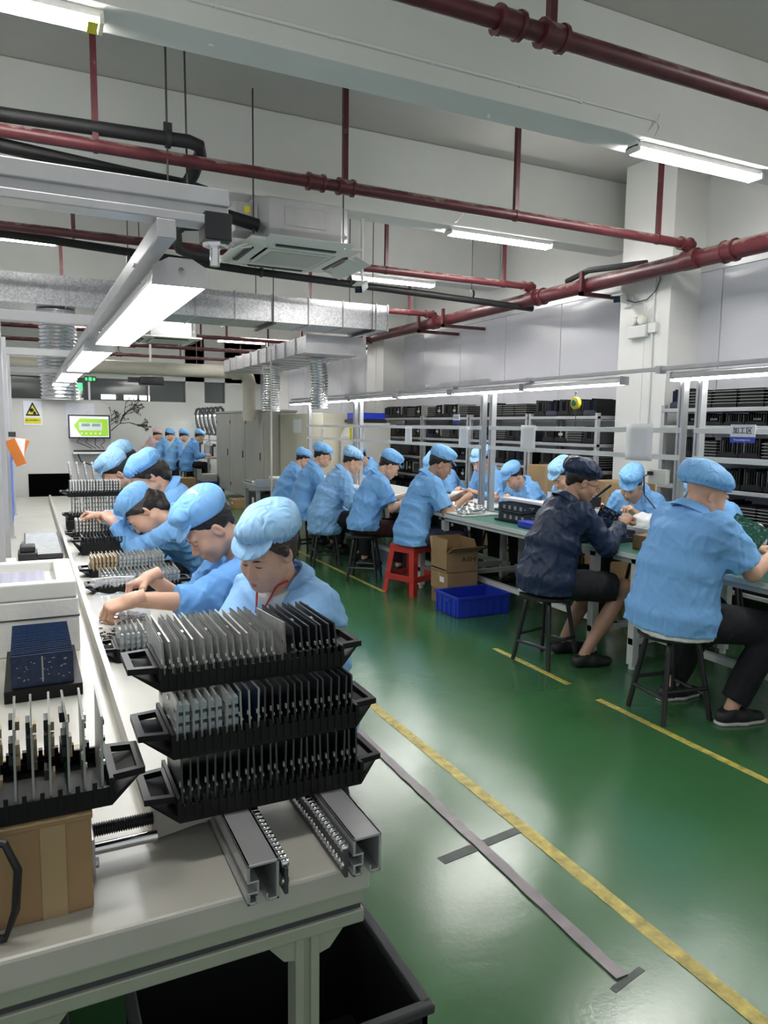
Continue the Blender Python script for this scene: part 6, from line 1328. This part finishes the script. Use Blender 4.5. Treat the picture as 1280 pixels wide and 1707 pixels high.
person((1.05, 7.2, 0), (-.95, -.25), 'farthest worker of the left row, beside the monitor', W_L, seat=.47, lean=12, slump=10, head=(0, 30, 0), coat='coat_blue_pale', cap=('bag', 'cap_pale'), fine=.0045, vox=.012, hem=.4, seed=6, hair='bun')
for x, y, lab in ((.82, 2.32, 'stool hidden under the nearest woman'), (1.02, 3.0, 'stool under the worker picking small parts'), (1.05, 4.3, 'stool under the woman bent low'), (1.09, 4.98, 'stool under the worker in the large puffy cap'), (.98, 5.75, 'stool under the worker in the pale teal cap'), (1.05, 7.2, 'stool under the farthest worker of the left row')): stool((x, y, 0), lab, .3, {2.32: .408, 3.0: .438, 4.3: .438, 4.98: .478, 5.75: .458, 7.2: .468}[y])

# ------------------------------------------------------------------ the right row, backs to the aisle
W_R = 'workers seated along the aisle side of the right bench'
def sitter(x, y, face, label, st=True, slab=None, **k):
    k.setdefault('seat', .455); r = person((x, y, 0), face, label, W_R, **k)
    if st: stool((x, y, 0), slab, k['seed']*.37+.4, k['seat']-.002)
    return r
_, blue = sitter(3.03, 2.72, (1, -.18), 'heavy-set man in light blue holding up a green board', slab='round black stool nearest the viewer, under the heavy-set man', lean=3, slump=8, bulk=1.28, height=1.02, head=(-8, 22, 0), sleeve='short', coat='coat_blue', cap=('bag', 'cap_blue'), skin='skin', fine=.0036, vox=.0085, hem=.476, hands={-1: (-.04, .52, .86), 1: (.16, .48, .88)}, seed=7, trousers='cloth_black', shoe='shoe_black', sole='sole_white', pose=('pinch', 'relax'), knees={-1: (-.20, .40, .50), 1: (.24, .42, .50)}, feet={-1: (-.17, .14, 0), 1: (.20, .22, 0)}, hair=None, coat_over=False, under=1, capfit=(1.14, -.010), neck=.075)
_, navy = sitter(2.98, 3.70, (1, -.16), 'man in a navy jacket and navy cap with bare legs', slab='round black stool under the navy-coated man', lean=7, slump=10, bulk=1.08, height=.97, head=(-14, 22, 0), coat='coat_navy', cap=('bag', 'cap_navy'), skin='skin_tan', fine=.0036, vox=.0085, hem=.468, hands={-1: (-.02, .50, .90), 1: (.08, .48, .90)}, seed=8, trousers='cloth_black', shorts=True, pose=('pinch', 'fist'), glasses=True, knees={-1: (-.15, .44, .50), 1: (.19, .44, .50)}, feet={-1: (-.12, .20, 0), 1: (.17, .18, 0)}, coat_over=False, under=-1, capfit=(1.05, .004))
sitter(3.12, 5.80, (.97, -.25), 'short-sleeved man in blue sitting on the red stool', st=False, lean=8, slump=12, head=(-8, 26, 0), sleeve='short', coat='coat_blue', cap=('flat', 'cap_blue'), skin='skin_tan', fine=.0042, vox=.009, hem=.45, seed=9, trousers='cloth_denim', hands={-1: (-.06, .46, .88), 1: (.12, .44, .86)}, pose=('fist', 'fist'), coat_over=False, thigh_spread=.12)
sitter(2.96, 6.50, (.98, -.2), 'worker in a plain blue cap and dark maroon trousers', slab='round black stool under the worker in maroon trousers', height=.94, lean=8, slump=12, head=(-6, 32, 0), sleeve='short', coat='coat_blue', cap=('flat', 'cap_blue'), fine=.0042, vox=.0095, hem=.50, seed=10, trousers='cloth_maroon', coat_over=False)
sitter(2.88, 7.36, (.98, -.2), 'worker in a long blue coat hanging below the stool', slab='round black stool under the long blue coat', lean=14, slump=12, head=(-6, 26, 0), coat='coat_blue_pale', cap=('puff', 'cap_pale'), fine=.0045, vox=.010, hem=.34, seed=11, height=.96, bulk=1.1)
sitter(2.90, 8.15, (.98, -.2), 'worker with glasses leaning over the far white table', slab='round black stool under the worker with glasses', lean=10, slump=10, head=(-14, 22, 0), coat='coat_blue', cap=('puff', 'cap_blue'), fine=.005, vox=.012, hem=.40, seed=12, glasses=True, height=.96)
sitter(2.92, 8.9, (.98, -.2), 'last worker of the right row, before the beige machine', slab='round black stool under the last worker of the right row', lean=12, slump=12, head=(-6, 24, 0), coat='coat_blue', cap=('puff', 'cap_blue'), fine=.005, vox=.012, hem=.40, seed=13, height=.88)
# ------------------------------------------------------------------ across the table, facing the aisle
W_O = 'workers seated across the right bench'
def opp(x, y, label, slab, z=0, **k):
    k.setdefault('seat', .44); k.setdefault('lean', 16); k.setdefault('slump', 16); k.setdefault('face', (-1, -.05)); f = k.pop('face'); person((x, y, 0), f, label, W_O, **k); stool((x, y, 0), slab, k['seed']*.5, k['seat']-.002)
opp(4.62, 9.6, 'far worker half hidden by the aluminium posts', 'stool of the far worker behind the posts', seed=14, fine=.005, vox=.012, cap=('bag', 'cap_blue'), head=(0, 40, 0), height=.96)
opp(4.70, 7.62, 'worker bending behind the man on the red stool', 'stool behind the man on the red stool', seed=15, fine=.005, vox=.012, cap=('puff', 'cap_blue'), head=(10, 45, 0), height=.96, sleeve='short')
opp(4.78, 6.85, 'masked worker with yellow glove fingers beyond the aluminium posts', 'stool of the masked worker', seed=16, fine=.0045, vox=.011, cap=('puff', 'cap_pale'), head=(14, 25, 0), maskon=True, lean=8, height=1.0)
opp(4.68, 6.02, 'small worker with a short visor low behind the dark boards', 'stool of the small worker with a short visor', seed=17, fine=.0045, vox=.010, cap=('flat', 'cap_blue'), head=(0, 38, 0), height=.90, fem=True)
opp(4.66, 5.22, 'worker in a pale cap mostly hidden by the navy cap', 'stool of the worker hidden by the navy cap', seed=18, fine=.0045, vox=.011, cap=('puff', 'cap_pale'), head=(0, 36, 0), height=.99)
opp(4.66, 4.50, 'woman in blue with a dark shirt at the collar, opposite the navy man', 'stool of the woman opposite the navy man', seed=19, fine=.0036, vox=.009, cap=('flat', 'cap_blue'), head=(14, 38, -8), height=.97, fem=True, hands={-1: (-.12, .42, .84), 1: (.22, .40, .84)}, face=(-.96, -.28))
opp(4.62, 3.70, 'worker behind the big white plastic bag', 'stool behind the big white plastic bag', seed=20, fine=.0045, vox=.011, cap=('puff', 'cap_pale'), head=(-25, 40, 0), height=.97)
# rear workers
W_B = 'rear workers at the far workbench'
for i, (x, y, c, cp, lab) in enumerate(((3.28, 17.0, 'coat_blue_deep', ('puff', 'cap_blue'), 'rear worker nearest the grey cabinets reaching to the bench'), (3.02, 17.5, 'coat_blue', ('puff', 'cap_blue'), 'middle rear worker in blue with a dark sleeve'), (2.85, 18.4, 'coat_blue', ('flat', 'cap_blue'), 'rear worker third from the cabinets in a blue cap'), (2.65, 18.95, 'coat_pink', ('puff', 'cap_pink'), 'rear worker in a pale pink coat'))):
    person((x, y, 0), (1, -.05), lab, W_B, seat=.52, lean=12, slump=12, coat=c, cap=cp, fine=.006, vox=.014, seed=21+i, hem=.4, legs=True, lit_face=False); stool((x, y, 0), 'stool under the '+lab.split(' reaching')[0].split(' in ')[0], .2, .518)
# held boards
def held(p, u, v, w, h, m, label):
    p, u, v = Vector(p), Vector(u).normalized(), Vector(v).normalized(); n = u.cross(v); T = Matrix(((u.x, n.x, v.x, p.x), (u.y, n.y, v.y, p.y), (u.z, n.z, v.z, p.z), (0, 0, 0, 1)))
    b = MB(); b.box(-w/2, w/2, -.001, .001, -h/2, h/2, T); r = random.Random(3); b.cur = 1
    for k in range(60): x, z = r.uniform(-w*.45, w*.42), r.uniform(-h*.45, h*.42); b.box(x, x+r.uniform(.003, .014), -.0025, .0025, z, z+r.uniform(.003, .008), T)
    o = b.build('circuit_board', [m, 'board_edge']); tag(o, label, 'circuit board')
hp = px(1242, 890, X=3.50); held(hp, (.45, -.75, -.42), (.25, -.42, .8), .20, .16, 'board_green', 'green circuit board held up by the heavy-set man')
hp = px(1012, 862, X=3.42); held(hp, (.3, -.8, -.35), (.15, -.35, .9), .14, .12, 'board_blue', 'dark circuit board held by the navy-coated man')
